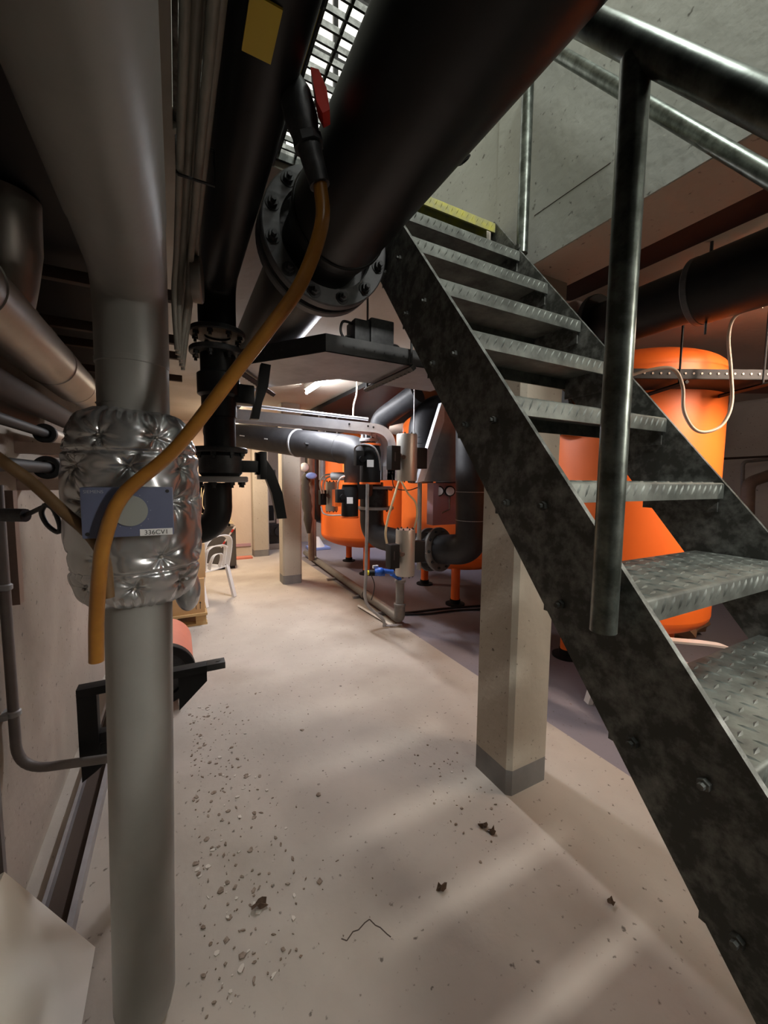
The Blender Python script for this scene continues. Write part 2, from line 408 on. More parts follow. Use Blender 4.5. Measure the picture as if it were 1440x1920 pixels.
def tread_mesh(n, depth=0.205, x0=XL+0.002, x1=XR-0.002):
    y, z = nose(n); m = MB(); lip = 0.042
    prof = [(y+0.006, z), (y+depth, z), (y+depth, z-lip), (y+depth-0.005, z-lip), (y+depth-0.005, z-0.006),
            (y+0.008, z-0.006), (y+0.006, z-0.012), (y+0.006, z-lip), (y, z-lip), (y, z-0.006), (y+0.002, z-0.002)]
    m.prism([(x0, a, b) for a, b in prof], (x1-x0, 0, 0))
    e1, e2, e3 = Vector((1, 0, 0)), Vector((0, 1, 0)), Vector((0, 0, 1))
    nx, ny = 22, 7
    for i in range(nx):
        for j in range(ny):
            a = 0.0 if (i+j) % 2 else 1.0
            du = (e1*math.cos(R(90*a+8)) + e2*math.sin(R(90*a+8))); dv = e3.cross(du)
            tear(m, (x0+0.022+i*(x1-x0-0.044)/(nx-1), y+0.018+j*(depth-0.036)/(ny-1), z), du, dv, e3)
    for i in range(nx):
        du = (e1*0.45+e3*(1 if i % 2 else 0.75)).normalized()
        tear(m, (x0+0.022+i*(x1-x0-0.044)/(nx-1), y, z-0.018), du, Vector((0, -1, 0)).cross(du), Vector((0, -1, 0)), 0.015, 0.0035, 0.0025)
    return m
def tread_ends(n):
    y, z = nose(n); m = MB()
    for x in (XL+0.0015, XR-0.0065):
        m.box((x, y+0.01, z-0.078), (x+0.005, y+0.2, z-0.006))
    return m
def tread_bolts(n):
    y, z = nose(n); m = MB()
    for dy in (0.05, 0.15):
        m.hexbolt((XL-0.011, y+dy, z-0.05), (-1, 0, 0), 0.009, 0.008)
        m.hexbolt((XR+0.011, y+dy, z-0.05), (1, 0, 0), 0.009, 0.008)
    return m
for n in range(2, 15):
    t = obj('tread', tread_mesh(n), M['tread'], stair)
    obj('end_plates', tread_ends(n), M['galv'], t)
    obj('bolts', tread_bolts(n), M['galv'], t)
y1, z1 = nose(1)
o = obj('landing_nosing', tread_mesh(1, 0.06), M['yellow'], stair); o['label'] = 'worn yellow painted top nosing'
# handrails: tube rail parallel to the stringer, posts bolted to the stringer's outside
def rail_pt(x, y, z0, s=1.30): return (x, y, z0 + s*(y-0.45))
XN = 0.613
rl = MB(); pts = [rail_pt(XN, -1.05, 2.27), rail_pt(XN, 1.28, 2.27)]
rl.tube(pts, 0.0215, 24); obj('handrail', rl, M['rail'], stair)
pm = MB(); pm.tube([(XN, 0.385, 1.305), (XN, 0.385, 2.17)], 0.0205, 24)
pst = obj('handrail_post', pm, M['rail'], stair)
obj('bolts', MB().cyl((XN+0.019, 0.39, 1.37), (XL-0.011, 0.39, 1.37), 0.006), M['rubber'], pst)
XF = 1.315
rl = MB(); rl.tube([rail_pt(XF, -1.05, 2.275), rail_pt(XF, 1.27, 2.275)], 0.0215, 24); obj('handrail', rl, M['rail'], stair)
pm = MB(); pm.tube([(XF-0.005, 1.265, 2.50), (XF-0.005, 1.265, 3.33)], 0.0235, 24)
pst = obj('handrail_post', pm, M['rail'], stair)
obj('bolts', MB().cyl((XF-0.025, 1.265, 2.52), (XF-0.035, 1.265, 2.52), 0.012), M['galv'], pst)
for yy in (0.385, -0.6):
    obj('handrail_post', MB().tube([(XF+.012, yy, line_top(yy)-0.12), (XF, yy, rail_pt(XF, yy, 2.275)[2])], 0.0205, 24), M['rail'], stair)
obj('handrail_post', MB().tube([(XN, -0.6, line_top(-0.6)-0.12), (XN, -0.6, rail_pt(XN, -0.6, 2.27)[2])], 0.0205, 24), M['rail'], stair)

# grating of the upper walkway
gr = thing('steel_grating', 'galvanised walkway grating overhead, daylight showing through its slots', 'grating', (0.35, 0.1, 2.66))
g = MB()
y = -1.28
while y < 1.45:
    g.box((0.036, y, 2.664), (0.654, y+0.006, 2.680)); y += 0.037
obj('bearing_bars', g, M['galv'], gr)
g = MB(); x = 0.06
while x < 0.65:
    g.box((x, -1.28, 2.666), (x+0.007, 1.45, 2.678)); x += 0.056
obj('cross_bars', g, M['galv'], gr)
obj('edge_frame', MB().box((0.022, -1.299, 2.645), (0.035, 1.458, 2.688)).box((0.655, -1.299, 2.645), (0.664, 1.458, 2.688)).box((0.035, 1.449, 2.645), (0.655, 1.458, 2.688)).box((0.035, -1.299, 2.645), (0.655, -1.29, 2.688)), M['galv'], gr)

sb = obj('support_bar', MB().box((0.285, -1.29, 2.615), (0.325, 1.45, 2.645)), M['rubber'], gr)
obj('warning_label', MB().box((0.29, 0.94, 2.6125), (0.32, 1.12, 2.6155)), M['ylabel'], sb)
# ------------------------------------------------------------------ big black pipe overhead with bolted flange
PX, PZ, PR = 0.445, 2.31, 0.14
big = thing('overhead_pipe', 'large black pipe running overhead with a bolted flange joint', 'pipe', (PX, 1.25, PZ-PR))
obj('pipe_run', MB().tube([(PX, -1.9, PZ), (PX, 1.17, PZ)], PR, 56).tube([(PX, 1.17, PZ), (PX, 1.24, PZ), (PX, 1.40, PZ)], [PR, PR*0.93, PR*0.93], 56), M['black'], big)
obj('weld_bead', MB().ring((PX, 1.13, PZ), (0, 1, 0), PR+0.006, PR-0.01, 0.012), M['black'], big)
for i, yy in enumerate((1.255, 1.318)):
    f = obj('flange', MB().ring((PX, yy, PZ), (0, 1, 0), 0.207, 0.154 if i == 0 else 0.126, 0.036), M['flange'], big)
    if i == 0:
        b = MB()
        for k in range(12):
            a = 2*math.pi*(k+0.5)/12
            p = Vector((PX+0.18*math.cos(a), yy-0.018, PZ+0.18*math.sin(a)))
            b.lathe([(0.021, 0), (0.021, 0.003), (0.0001, 0.003)], p, (0, -1, 0), 16); b.hexbolt(p+Vector((0, -0.002, 0)), (0, -1, 0), 0.0145, 0.014)
        obj('bolts', b, M['iron'], f)
    else:
        b = MB()
        for k in range(12):
            a = 2*math.pi*(k+0.5)/12
            b.hexbolt((PX+0.18*math.cos(a), yy+0.018, PZ+0.18*math.sin(a)), (0, 1, 0), 0.0145, 0.014)
        obj('bolts', b, M['iron'], f)
obj('pipe_run', MB().tube(fillet([(PX, 1.40, PZ), (PX, 4.3, PZ), (0.62, 5.15, 2.10), (1.37, 3.47, 1.86)][:2]+[(0.45, 4.9, 2.20)], 0.2), PR, 40), M['black'], big)
obj('test_plug', MB().ring((0.565, 0.72, 2.235), (0.55, 0, -0.75), 0.016, 0.008, 0.006, 16), M['iron'], big)

# ------------------------------------------------------------------ second black pipe, dropping into the lever valves
QX, QZ, QR = 0.163, 2.345, 0.072
vp = thing('valve_pipe', 'black pipe dropping from overhead through two lever valves left of the hose', 'pipe', (QX, 1.7, 1.3))
VY = 1.78
obj('pipe_run', MB().tube(fillet([(QX, -1.9, QZ), (QX, VY, QZ), (QX, VY, 2.13)], 0.12, 10), QR, 40), M['black'], vp)
def vflange(z, th=0.022, m='iron', r=0.108):
    f = obj('flange', MB().ring((QX, VY, z), (0, 0, 1), r, 0.05, th), M[m], vp)
    b = MB()
    for k in range(8):
        a = 2*math.pi*(k+0.5)/8
        b.hexbolt((QX+r*0.82*math.cos(a), VY+r*0.82*math.sin(a), z-th/2), (0, 0, -1), 0.011, 0.012)
    obj('bolts', b, M['iron'], f)
vflange(2.135); vflange(2.06)
obj('valve_body', MB().lathe([(0.02, -0.13), (0.068, -0.13), (0.068, -0.05), (0.082, -0.04), (0.082, 0.04), (0.068, 0.05), (0.068, 0.15), (0.02, 0.15)], (QX, VY, 1.93), seg=32), M['black'], vp)
obj('pipe_run', MB().tube([(QX, VY, 1.80), (QX, VY, 1.66)], 0.062, 32), M['black'], vp)
vflange(1.665); vflange(1.545, 0.024, 'steelgrey')
obj('valve_body', MB().lathe([(0.02, -0.05), (0.072, -0.05), (0.085, -0.035), (0.085, 0.035), (0.072, 0.05), (0.02, 0.05)], (QX, VY, 1.605), seg=32), M['iron'], vp)
obj('pipe_elbow', MB().tube(fillet([(QX-0.012, VY, 1.53), (QX-0.012, VY, 1.335), (QX-0.32, VY+0.10, 1.30)], 0.17, 12), 0.054, 32), M['black'], vp)
lv = obj('lever_handle', MB().box((0.21, VY-0.03, 1.575), (0.335, VY+0.03, 1.625), 0.006).box((0.315, VY-0.045, 1.545), (0.345, VY+0.045, 1.665), 0.006)
         .prism([(0.303, 1.760, 1.662), (0.348, 1.760, 1.631), (0.381, 1.760, 1.578), (0.415, 1.760, 1.484), (0.433, 1.760, 1.371), (0.390, 1.760, 1.370), (0.368, 1.760, 1.485), (0.340, 1.760, 1.559), (0.302, 1.760, 1.566)], (0, 0.035, 0)), M['black'], vp)
lv2 = obj('lever_handle', MB().box((0.2, VY-0.035, 1.86), (0.30, VY+0.035, 1.94), 0.01)
          .prism([(0.284, 1.760, 1.802), (0.307, 1.760, 1.893), (0.332, 1.760, 2.040), (0.372, 1.760, 2.037), (0.359, 1.760, 1.944), (0.333, 1.760, 1.874), (0.319, 1.760, 1.803)], (0, 0.035, 0)), M['black'], vp)
obj('warning_label', MB().box((0.118, 0.665, 2.2695), (0.166, 0.755, 2.2735)), M['ylabel'], vp)
obj('end_disc', MB().lathe([(0.0, 0), (0.064, 0), (0.066, 0.004), (0.066, 0.026), (0.062, 0.03), (0.0, 0.03)], (0.06, 1.42, 2.17), (1, -0.15, 0), 32), M['alu'], vp)

# ------------------------------------------------------------------ grey clad riser at left with quilted valve jacket
LX, LY, LR = -0.098, 1.205, 0.08
riser = thing('clad_riser_pipe', 'wide pale grey clad pipe rising from the floor and bending overhead at left', 'pipe', (-0.13, LY, 0))
path = [(-0.128, LY, 0.0), (-0.128, LY, 0.06), (-0.098, LY, 1.2), (-0.092, LY, 1.85)]
obj('lower_cladding', MB().tube([(-0.128, LY, 0.0), (-0.1275, LY, 0.025), (-0.126, LY, 0.07), (-0.098, LY, 1.25)], [0.058, 0.068, 0.0765, 0.0775], 48), M['jacket'], riser)
obj('upper_cladding', MB().tube([(-0.096, LY, 1.25), (-0.090, LY, 1.84)], 0.0795, 48), M['jacket'], riser)
obj('bend_cladding', MB().tube(fillet([(-0.090, LY, 1.84), (-0.088, LY, 2.045), (-0.086, 0.9, 2.045)], 0.13, 12), 0.081, 48), M['jacket'], riser)
obj('overhead_cladding', MB().tube([(-0.086, 0.905, 2.045), (-0.083, -1.9, 2.045)], 0.083, 48), M['jacket'], riser)
obj('seam_bands', MB().ring((-0.0905, LY, 1.835), (0, 0, 1), 0.0815, 0.07, 0.02).ring((-0.093, LY, 1.73), (0, 0, 1), 0.0805, 0.07, 0.006), M['jacket'], riser)

# quilted jacket: closed surface with tufts that pinch the cloth, creases radiating from each tuft
jk = thing('valve_jacket', 'shiny silver quilted insulation jacket wrapped around the grey riser', 'insulation jacket', (LX, LY, 1.22))
def jacket_mesh():
    m = MB(); bm = m.bm; NA, NZ = 260, 190; z0, z1 = 1.228, 1.712
    tufts = []
    for j, tz in enumerate((1.285, 1.355, 1.575, 1.645)):
        for i in range(7):
            tufts.append((R(-90) + (i-3+0.5*(j % 2))*R(360/7.0), tz))
    for ang in (-52, -128, -20): tufts.append((R(ang), 1.49))
    rnd = random.Random(3); ph = [(rnd.uniform(0, 6.28), rnd.choice((5, 6, 7))) for _ in tufts]
    def radius(a, t, z):
        env = 0.081 + 0.068*(max(0.0, 1-abs(2*t-1)**4.5))**0.5
        r = env
        for (ta, tz), (p, n) in zip(tufts, ph):
            da = (a-ta+math.pi) % (2*math.pi)-math.pi
            u, v = da*0.14, z-tz; d = math.hypot(u, v)
            if d < 0.16:
                r -= 0.020*math.exp(-(d/0.018)**1.2)
                th = math.atan2(v, u)
                fold = 0.5+0.5*math.cos(n*th+p+0.5*math.sin(2*th+p))
                r -= 0.0115*math.exp(-d/0.032)*(1-math.exp(-d/0.005))*fold**2
        for sz in (1.32, 1.61):
            r -= 0.006*math.exp(-((z-sz)/0.005)**2)
        r += 0.0035*math.sin(a*5+z*22)*math.sin(z*31+a*2)
        hem = min(t, 1-t)
        if hem < 0.08: r += 0.005*math.sin(a*27+3*math.sin(a*4))*(1-hem/0.08)
        return r
    rows = []
    for j in range(NZ+1):
        t = j/NZ; z = z0+(z1-z0)*t
        rows.append([bm.verts.new((LX+radius(2*math.pi*i/NA, t, z)*math.cos(2*math.pi*i/NA)*1.04,
                                   LY+radius(2*math.pi*i/NA, t, z)*math.sin(2*math.pi*i/NA)*0.96, z + 0.006*math.sin(2*math.pi*i/NA*2)*(1 if t in (0, 1) else 0))) for i in range(NA)])
    for j in range(NZ):
        for i in range(NA):
            bm.faces.new((rows[j][i], rows[j][(i+1) % NA], rows[j+1][(i+1) % NA], rows[j+1][i]))
    return m, tufts
jm, tufts = jacket_mesh()
obj('quilted_cloth', jm, M['silver'], jk, sharp=80)
b = MB()
for ta, tz in tufts:
    b.ball((LX+0.128*math.cos(ta)*1.04, LY+0.128*math.sin(ta)*0.96, tz), 0.0045, seg=8)
obj('tuft_buttons', b, M['alu'], jk)
m = MB()
m.ball((LX+0.115, LY+0.05, 1.225), 0.05, (0.7, 0.9, 1.25), 24)
obj('loose_flap', m, M['silver'], jk)
# meter housing on the jacket
mt = thing('meter_box', 'blue grey meter box with round dial on the silver jacket', 'meter', (-0.095, 1.05, 1.42))
BX0, BX1, BZ0, BZ1, BY = -0.182, -0.010, 1.418, 1.528, 1.022
obj('housing', MB().box((BX0, BY, BZ0), (BX1, BY+0.05, BZ1), 0.005), M['boxblue'], mt)
obj('dial', MB().lathe([(0, 0), (0.033, 0), (0.034, 0.002), (0.034, 0.004), (0, 0.004)], (-0.094, BY+0.001, 1.476), (0, -1, 0), 48), M['dial'], mt)
tk = MB()
for k in range(12):
    a = R(30*k); p = Vector((-0.094+0.039*math.sin(a), BY-0.0005, 1.476+0.039*math.cos(a))); tk.box(p-Vector((0.0007, 0.0004, 0.0007)), p+Vector((0.0007, 0.0004, 0.0007)))
obj('dial_ticks', tk, M['lightink'], mt)
tagp = obj('tag_plate', MB().box((-0.077, BY-0.0015, 1.419), (-0.013, BY+0.001, 1.434)), M['label'], mt)
text('lettering', '336CV1', 0.0145, M['ink'], mt, (-0.045, BY-0.0016, 1.4215), (1, 0, 0), (0, 0, 1), 'CENTER')
text('lettering', 'SIEMENS', 0.0095, M['lightink'], mt, (-0.176, BY, 1.515), (1, 0, 0), (0, 0, 1))
obj('corner_screws', MB().cyl((-0.021, BY+.001, 1.519), (-0.021, BY-0.001, 1.519), 0.004, seg=12).cyl((-0.172, BY+.001, 1.428), (-0.172, BY-0.001, 1.428), 0.004, seg=12), M['ink'], mt)

# ------------------------------------------------------------------ amber hose and drain valve
dv = thing('drain_valve', 'dark drain valve with a red lever hanging between the overhead pipes', 'valve', (0.22, 0.82, 2.2))
dp = [(0.165, 0.86, 2.30), (0.20, 0.84, 2.39), (0.199, 0.832, 2.408), (0.220, 0.825, 2.326), (0.250, 0.822, 2.230), (0.276, 0.818, 2.147)]
obj('valve_pipe', MB().tube(dp[:2]+dp[2:4], [0.02, 0.02, 0.019, 0.022], 20), M['iron'], dv)
obj('valve_body', MB().tube([dp[3], V(dp[3])*0.75+V(dp[4])*0.25, V(dp[3])*0.3+V(dp[4])*0.7, dp[4]], [0.022, 0.032, 0.033, 0.026], 20), M['iron'], dv)
obj('union_nut', MB().tube([V(dp[4])*1.02-V(dp[3])*0.02, V(dp[4])*0.8+V(dp[5])*0.2], 0.031, 8), M['iron'], dv)
obj('hose_tail', MB().tube([dp[4], dp[5]], [0.025, 0.021], 20), M['iron'], dv)
obj('lever_handle', MB().prism([(0.246, 0.782, 2.326), (0.260, 0.775, 2.322), (0.272, 0.765, 2.287), (0.278, 0.764, 2.251), (0.266, 0.770, 2.244), (0.255, 0.772, 2.261)], (0.012, 0.03, 0.0)), M['red'], dv)
hs = obj('garden_hose', MB().tube(smooth_path([(0.276, 0.819, 2.158), (0.277, 0.810, 2.069), (0.242, 0.841, 1.959), (0.184, 0.880, 1.870), (0.117, 0.924, 1.777), (-0.000, 0.982, 1.615), (-0.103, 1.003, 1.512), (-0.140, 1.006, 1.419), (-0.153, 1.008, 1.339), (-0.164, 1.022, 1.243), (-0.169, 1.027, 1.146)], 10), 0.0145, 20), M['hose'], loc=(-0.000, 0.982, 1.615))
tag(hs, 'amber braided hose curving down from the drain valve across the jacket', 'hose')
h2 = obj('dusty_hose', MB().tube(smooth_path([(-0.347, 1.096, 1.606), (-0.310, 1.073, 1.576), (-0.269, 1.071, 1.536), (-0.217, 1.060, 1.474), (-0.172, 1.043, 1.424), (-0.147, 1.038, 1.367), (-0.143, 1.039, 1.283)], 8), [0.012]*49, 16), M['hosedull'], loc=(-0.269, 1.071, 1.536))
tag(h2, 'dull brown hose sagging from the left pipes to the silver jacket', 'hose')

# ------------------------------------------------------------------ cable bundle between riser and black pipe
tie = MB()
for k, (x, z, r) in enumerate(((0.030, 2.21, 0.008), (0.046, 2.235, 0.010), (0.066, 2.215, 0.009), (0.055, 2.26, 0.007), (0.078, 2.25, 0.010), (0.035, 2.27, 0.007))):
    yl = 1.30 + 0.05*k
    p = smooth_path([(x, -1.8, z), (x, 0.4, z+0.004*(k % 2)), (x-0.004, 0.9, z), (x-0.012, yl, z-0.02), (x-0.022, yl+0.12, z-0.10), (0.012+0.004*k, yl+0.13, 1.95)], 6)
    o = obj('cable', MB().tube(p, r, 10), M['cable'], loc=(x, 0.5, z))
    tag(o, 'grey cable in the tied bundle between the clad riser and the black pipe', 'cable', 'bundled grey cables overhead')
o = obj('cable_tie', MB().tube([(0.02, 1.0, 2.197), (0.092, 1.0, 2.197), (0.094, 1.0, 2.272), (0.02, 1.0, 2.272), (0.02, 1.0, 2.197)], 0.0035, 6), M['blackcable'], loc=(0.055, 1.0, 2.2))
tag(o, 'black cable tie around the grey cable bundle overhead', 'cable tie')

# dark runs at upper left; black duct added to darken and cut bounce
o = obj('black_duct', MB().box((-0.545, -2.1, 2.30), (-0.22, 8.2, 2.55), 0.02), M['rubber'], loc=(-0.38, 1, 2.3)); tag(o, 'wide black duct added for darkness under the slab high along the left wall', 'duct')
for k, (yy, z) in enumerate(((1.75, 2.24), (2.15, 2.20), (2.55, 2.235), (3.0, 2.21))):
    o = obj('steel_crossbar', MB().box((-0.54, yy, z-0.02), (0.05, yy+0.03, z+0.02), 0.003), M['darkgap'], loc=(-0.25, yy, z)); tag(o, ('nearest', 'second', 'third', 'farthest')[k]+' dark steel crossbar carrying the pipes high at left', 'crossbar', 'crossbars under the black duct')
# ------------------------------------------------------------------ left wall: clad pipes, brackets, conduits, rail
sp = thing('aluminium_pipe', 'aluminium clad pipe with a mitred elbow high on the left wall', 'pipe', (-0.40, 1.8, 1.9))
obj('straight_cladding', MB().tube([(-0.42, -1.5, 1.985), (-0.42, 2.35, 1.985)], 0.085, 40), M['alu'], sp)
obj('end_reducer', MB().tube([(-0.42, 2.35, 1.985), (-0.42, 2.55, 1.985), (-0.42, 5.5, 1.985)], [0.086, 0.07, 0.07], 40), M['alu'], sp)
obj('elbow_cladding', MB().tube([(-0.415, 1.50, 2.03), (-0.405, 1.49, 2.10), (-0.39, 1.46, 2.17), (-0.385, 1.45, 2.295)], [0.068, 0.074, 0.078, 0.078], 32), M['alu'], sp)
obj('seam_bands', MB().ring((-0.42, 1.25, 1.985), (0, 1, 0), 0.088, 0.08, 0.012).ring((-0.42, 1.95, 1.985), (0, 1, 0), 0.088, 0.08, 0.008), M['alu'], sp)
o = obj('thin_pipe', MB().tube([(-0.475, -1.5, 1.83), (-0.475, 2.45, 1.83)], 0.045, 20), M['darkgap'], loc=(-0.475, 1, 1.83)); tag(o, 'dark brown pipe under the aluminium clad pipe on the left wall', 'pipe')
for k, (z, r, lab) in enumerate(((1.72, 0.032, 'upper of two short silver pipes behind the jacket'), (1.585, 0.040, 'lower of two short silver pipes behind the jacket'))):
    t = thing('insulated_pipe', lab, 'pipe', (-0.46, 2.2, z), 'silver pipes behind the jacket')
    obj('cladding', MB().tube([(-0.46, 2.05, z), (-0.46, 4.6, z)], r, 28), M['alu'], t)
    obj('rubber_collar', MB().ring((-0.46, 2.03, z), (0, 1, 0), r+0.006, r*0.7, 0.03, 28), M['rubber'], t)
    obj('inner_pipe', MB().tube([(-0.46, -1.5, z), (-0.46, 2.05, z)], r*0.55, 20), M['rubber'], t)
    o = obj('wall_struts', MB().box((-0.549, 2.0, z-r-0.05), (-0.38, 2.06, z-r-0.006)).box((-0.549, 3.2, z-r-0.05), (-0.38, 3.26, z-r-0.006)), M['brownpipe'], t)
ck = thing('hand_valve', 'dark iron valve with a loop handle on the left wall', 'valve', (-0.5, 1.5, 1.5))
obj('valve_body', MB().tube([(-0.439, 1.357, 1.451), (-0.345, 1.307, 1.450)], 0.017, 14).tube([(-0.345, 1.307, 1.450), (-0.300, 1.286, 1.475)], 0.006, 10), M['iron'], ck)
obj('loop_handle', MB().tube(smooth_path([(-0.300, 1.286, 1.479), (-0.309, 1.289, 1.456), (-0.296, 1.279, 1.425), (-0.274, 1.266, 1.408), (-0.269, 1.265, 1.425), (-0.282, 1.275, 1.466), (-0.300, 1.286, 1.479)], 5), 0.006, 10), M['iron'], ck)
cd = thing('wall_conduit', 'grey conduit clipped to the left wall, curving out near the floor', 'conduit', (-0.5, 1.7, 0.5))
obj('conduit_tube', MB().tube(fillet([(-0.52, 1.72, 1.52), (-0.52, 1.72, 0.53), (-0.22, 1.62, 0.545)], 0.09, 8), 0.0155, 16), M['greypipe'], cd)
for z in (1.18, 0.74):
    obj('conduit_clip', MB().ring((-0.52, 1.72, z), (0, 0, 1), 0.021, 0.015, 0.022, 20).box((-0.55, 1.69, z-0.008), (-0.528, 1.75, z+0.008)), M['steelgrey'], cd)
o = obj('wall_strip', MB().box((-0.55, 1.60, 0.05), (-0.535, 1.625, 2.0)), M['greypipe'], loc=(-0.54, 1.6, 0)); tag(o, 'narrow vertical strip on the left wall beside the conduit', 'trim')
o = obj('wall_frame_post', MB().box((-0.55, 1.78, 1.10), (-0.50, 1.82, 1.50)), M['brownpipe'], loc=(-0.53, 1.8, 1.1)); tag(o, 'short dark steel upright under the silver pipes on the left wall', 'bracket')
rl = thing('floor_rail', 'long galvanised channel lying on the floor along the left wall', 'channel', (-0.42, 2.4, 0))
obj('channel_web', MB().box((-0.455, 1.30, 0.0), (-0.375, 4.4, 0.008)), M['darkgap'], rl)
obj('channel_flange', MB().box((-0.375, 1.30, 0.0), (-0.355, 4.4, 0.05)), M['tray'], rl)
obj('channel_flange', MB().box((-0.468, 1.30, 0.0), (-0.455, 4.4, 0.05)), M['tray'], rl)
bd = obj('white_board', MB().prism([(-0.52, 1.50, 0.345), (-0.50, 1.50, 0.352), (-0.285, 1.47, 0.004), (-0.305, 1.47, 0.0)], (0.0, -1.1, 0)), M['board'], loc=(-0.4, 1.0, 0))
tag(bd, 'off-white board leaning on the left wall beside the riser', 'board')
br = thing('pipe_bracket', 'black steel support bracket behind the clad riser near the floor', 'bracket', (-0.15, 1.72, 0.5))
obj('upright', MB().box((-0.345, 1.70, 0.52), (-0.285, 1.75, 0.755), 0.003), M['rubber'], br)
obj('top_arm', MB().box((-0.345, 1.70, 0.755), (0.085, 1.75, 0.785), 0.002), M['rubber'], br)
obj('gussets', MB().prism([(-0.02, 1.72, 0.755), (0.085, 1.72, 0.755), (0.085, 1.72, 0.71), (-0.02, 1.72, 0.61)], (0, 0.012, 0)).prism([(-0.345, 1.72, 0.52), (-0.16, 1.72, 0.60), (-0.16, 1.72, 0.57), (-0.30, 1.72, 0.45), (-0.345, 1.72, 0.42)], (0, 0.012, 0)), M['rubber'], br)
obj('end_plate', MB().box((0.085, 1.70, 0.758), (0.155, 1.75, 0.785), 0.002).cyl((0.13, 1.725, 0.786), (0.13, 1.725, 0.787), 0.008, seg=12), M['iron'], br)
obj('floor_leg', MB().box((-0.145, 1.71, 0.0), (-0.105, 1.75, 0.755), 0.002).box((-0.285, 1.71, 0.56), (-0.145, 1.75, 0.60), 0.002), M['rubber'], br)

# ------------------------------------------------------------------ overhead cable tray with a bend, hung below the big pipe
ty = thing('cable_tray', 'wide grey cable tray with an angled bend hanging under the big pipe', 'cable tray', (0.9, 1.8, 2.12))
TZ = 2.085; TW = 0.40; TH = 0.075
front = [(0.12, 2.24), (0.57, 1.62), (1.375, 1.62)]
back = [(0.44, 2.475), (0.78, 1.62+TW), (1.375, 1.62+TW)]
m = MB()
poly = [(x, y, TZ) for x, y in front] + [(x, y, TZ) for x, y in reversed(back)]
m.prism(poly, (0, 0, 0.003)); obj('tray_base', m, M['tray'], ty)
def lipmesh(pl):
    m = MB()
    for (a, b) in zip(pl, pl[1:]):
        d = (Vector((b[0]-a[0], b[1]-a[1], 0))).normalized(); nn = Vector((-d.y, d.x, 0))*0.003
        A = Vector((a[0], a[1], TZ)); B = Vector((b[0], b[1], TZ))
        m.prism([A, B, B+nn, A+nn], (0, 0, TH))
        k = 0.03
        while k < (B-A).length:
            p = A+d*k+Vector((0, 0, TH*0.5)); m.cyl(p-nn*1.2, p-nn*1.5, 0.0045, seg=8); k += 0.05
    return m
obj('side_rail', lipmesh(front), M['traydark'], ty); obj('side_rail', lipmesh(back), M['traydark'], ty)
def strut(a, b, parent, name='strut'):
    a, b = V(a), V(b); d = (b-a); m = MB(); m.tube([a, b], 0.016, 4); n = int(d.length/0.035)
    o = obj(name, m, M['traydark'], parent)
    h = MB()
    for i in range(1, n):
        p = a+d*(i/n); h.cyl(p+Vector((0, 0, -0.0125)), p+Vector((0, 0, -0.0145)), 0.007, seg=8)
    obj('strut_slots', h, M['rubber'], o)
strut((0.98, 1.58, 2.066), (0.98, 2.10, 2.066), ty); strut((0.24, 1.98, 2.066), (0.54, 2.50, 2.066), ty)
obj('hanger_rod', MB().cyl((0.98, 1.60, 2.09), (0.98, 1.60, ZC), 0.006, seg=10), M['traydark'], ty)
obj('hanger_rod', MB().cyl((0.98, 2.08, 2.07), (0.98, 2.08, ZC), 0.006, seg=10), M['traydark'], ty)
dr = thing('junction_box', 'small dark junction box with looped cables on the cable tray', 'junction box', (0.845, 1.72, TZ+0.003))
obj('housing', MB().box((0.800, 1.66, TZ+0.08), (0.920, 1.78, TZ+0.20), 0.008).box((0.725, 1.67, TZ+0.085), (0.800, 1.77, TZ+0.185), 0.006), M['iron'], dr)
obj('mount', MB().box((0.745, 1.68, TZ+0.003), (0.915, 1.76, TZ+0.08)), M['iron'], dr)
obj('cable_loop', MB().tube(smooth_path([(0.725, 1.70, TZ+0.17), (0.675, 1.69, TZ+0.165), (0.665, 1.69, TZ+0.12), (0.690, 1.69, TZ+0.085), (0.735, 1.69, TZ+0.05)], 6), 0.006, 8), M['blackcable'], dr)
obj('cable_loop', MB().tube(smooth_path([(0.725, 1.72, TZ+0.12), (0.700, 1.72, TZ+0.11), (0.695, 1.72, TZ+0.07), (0.745, 1.72, TZ+0.03)], 6), 0.006, 8), M['blackcable'], dr)
obj('cable_loop', MB().tube(smooth_path([(0.915, 1.70, TZ+0.11), (0.965, 1.70, TZ+0.105), (0.980, 1.70, TZ+0.06), (0.975, 1.70, TZ+0.01)], 6), 0.006, 8), M['blackcable'], dr)

# ------------------------------------------------------------------ tube lamps
def tube_lamp(x, y0, y1, label, glow):
    t = thing('tube_lamp', label, 'lamp', (x, (y0+y1)/2, ZC), 'tube lamps')
    obj('batten', MB().box((x-0.025, y0, ZC-0.06), (x+0.025, y1, ZC), 0.004), M['white'], t)
    obj('fluorescent_tube', MB().cyl((x, y0+0.02, ZC-0.095), (x, y1-0.02, ZC-0.095), 0.016, seg=16), M[glow], t)
    obj('lamp_holders', MB().box((x-0.012, y0, ZC-0.115), (x+0.012, y0+0.02, ZC-0.07)).box((x-0.012, y1-0.02, ZC-0.115), (x+0.012, y1, ZC-0.07)), M['white'], t)
tube_lamp(1.33, 3.25, 4.45, 'bright tube lamp on the ceiling beyond the cable tray', 'glow')
tube_lamp(0.75, 6.1, 7.3, 'tube lamp on the ceiling near the far alcove', 'glowwarm')
tube_lamp(2.95, -0.2, 0.9, 'warm tube lamp on the ceiling above the right hand orange tank', 'glowwarm')
tube_lamp(2.0, -1.8, -0.8, 'unseen added fill lamp on the ceiling behind the foot of the stairs', 'glowfill')  # batten and tube made up for the added fill lamp
tube_lamp(3.6, 6.8, 8.0, 'tube lamp on the ceiling beyond the farthest orange tank', 'glow')

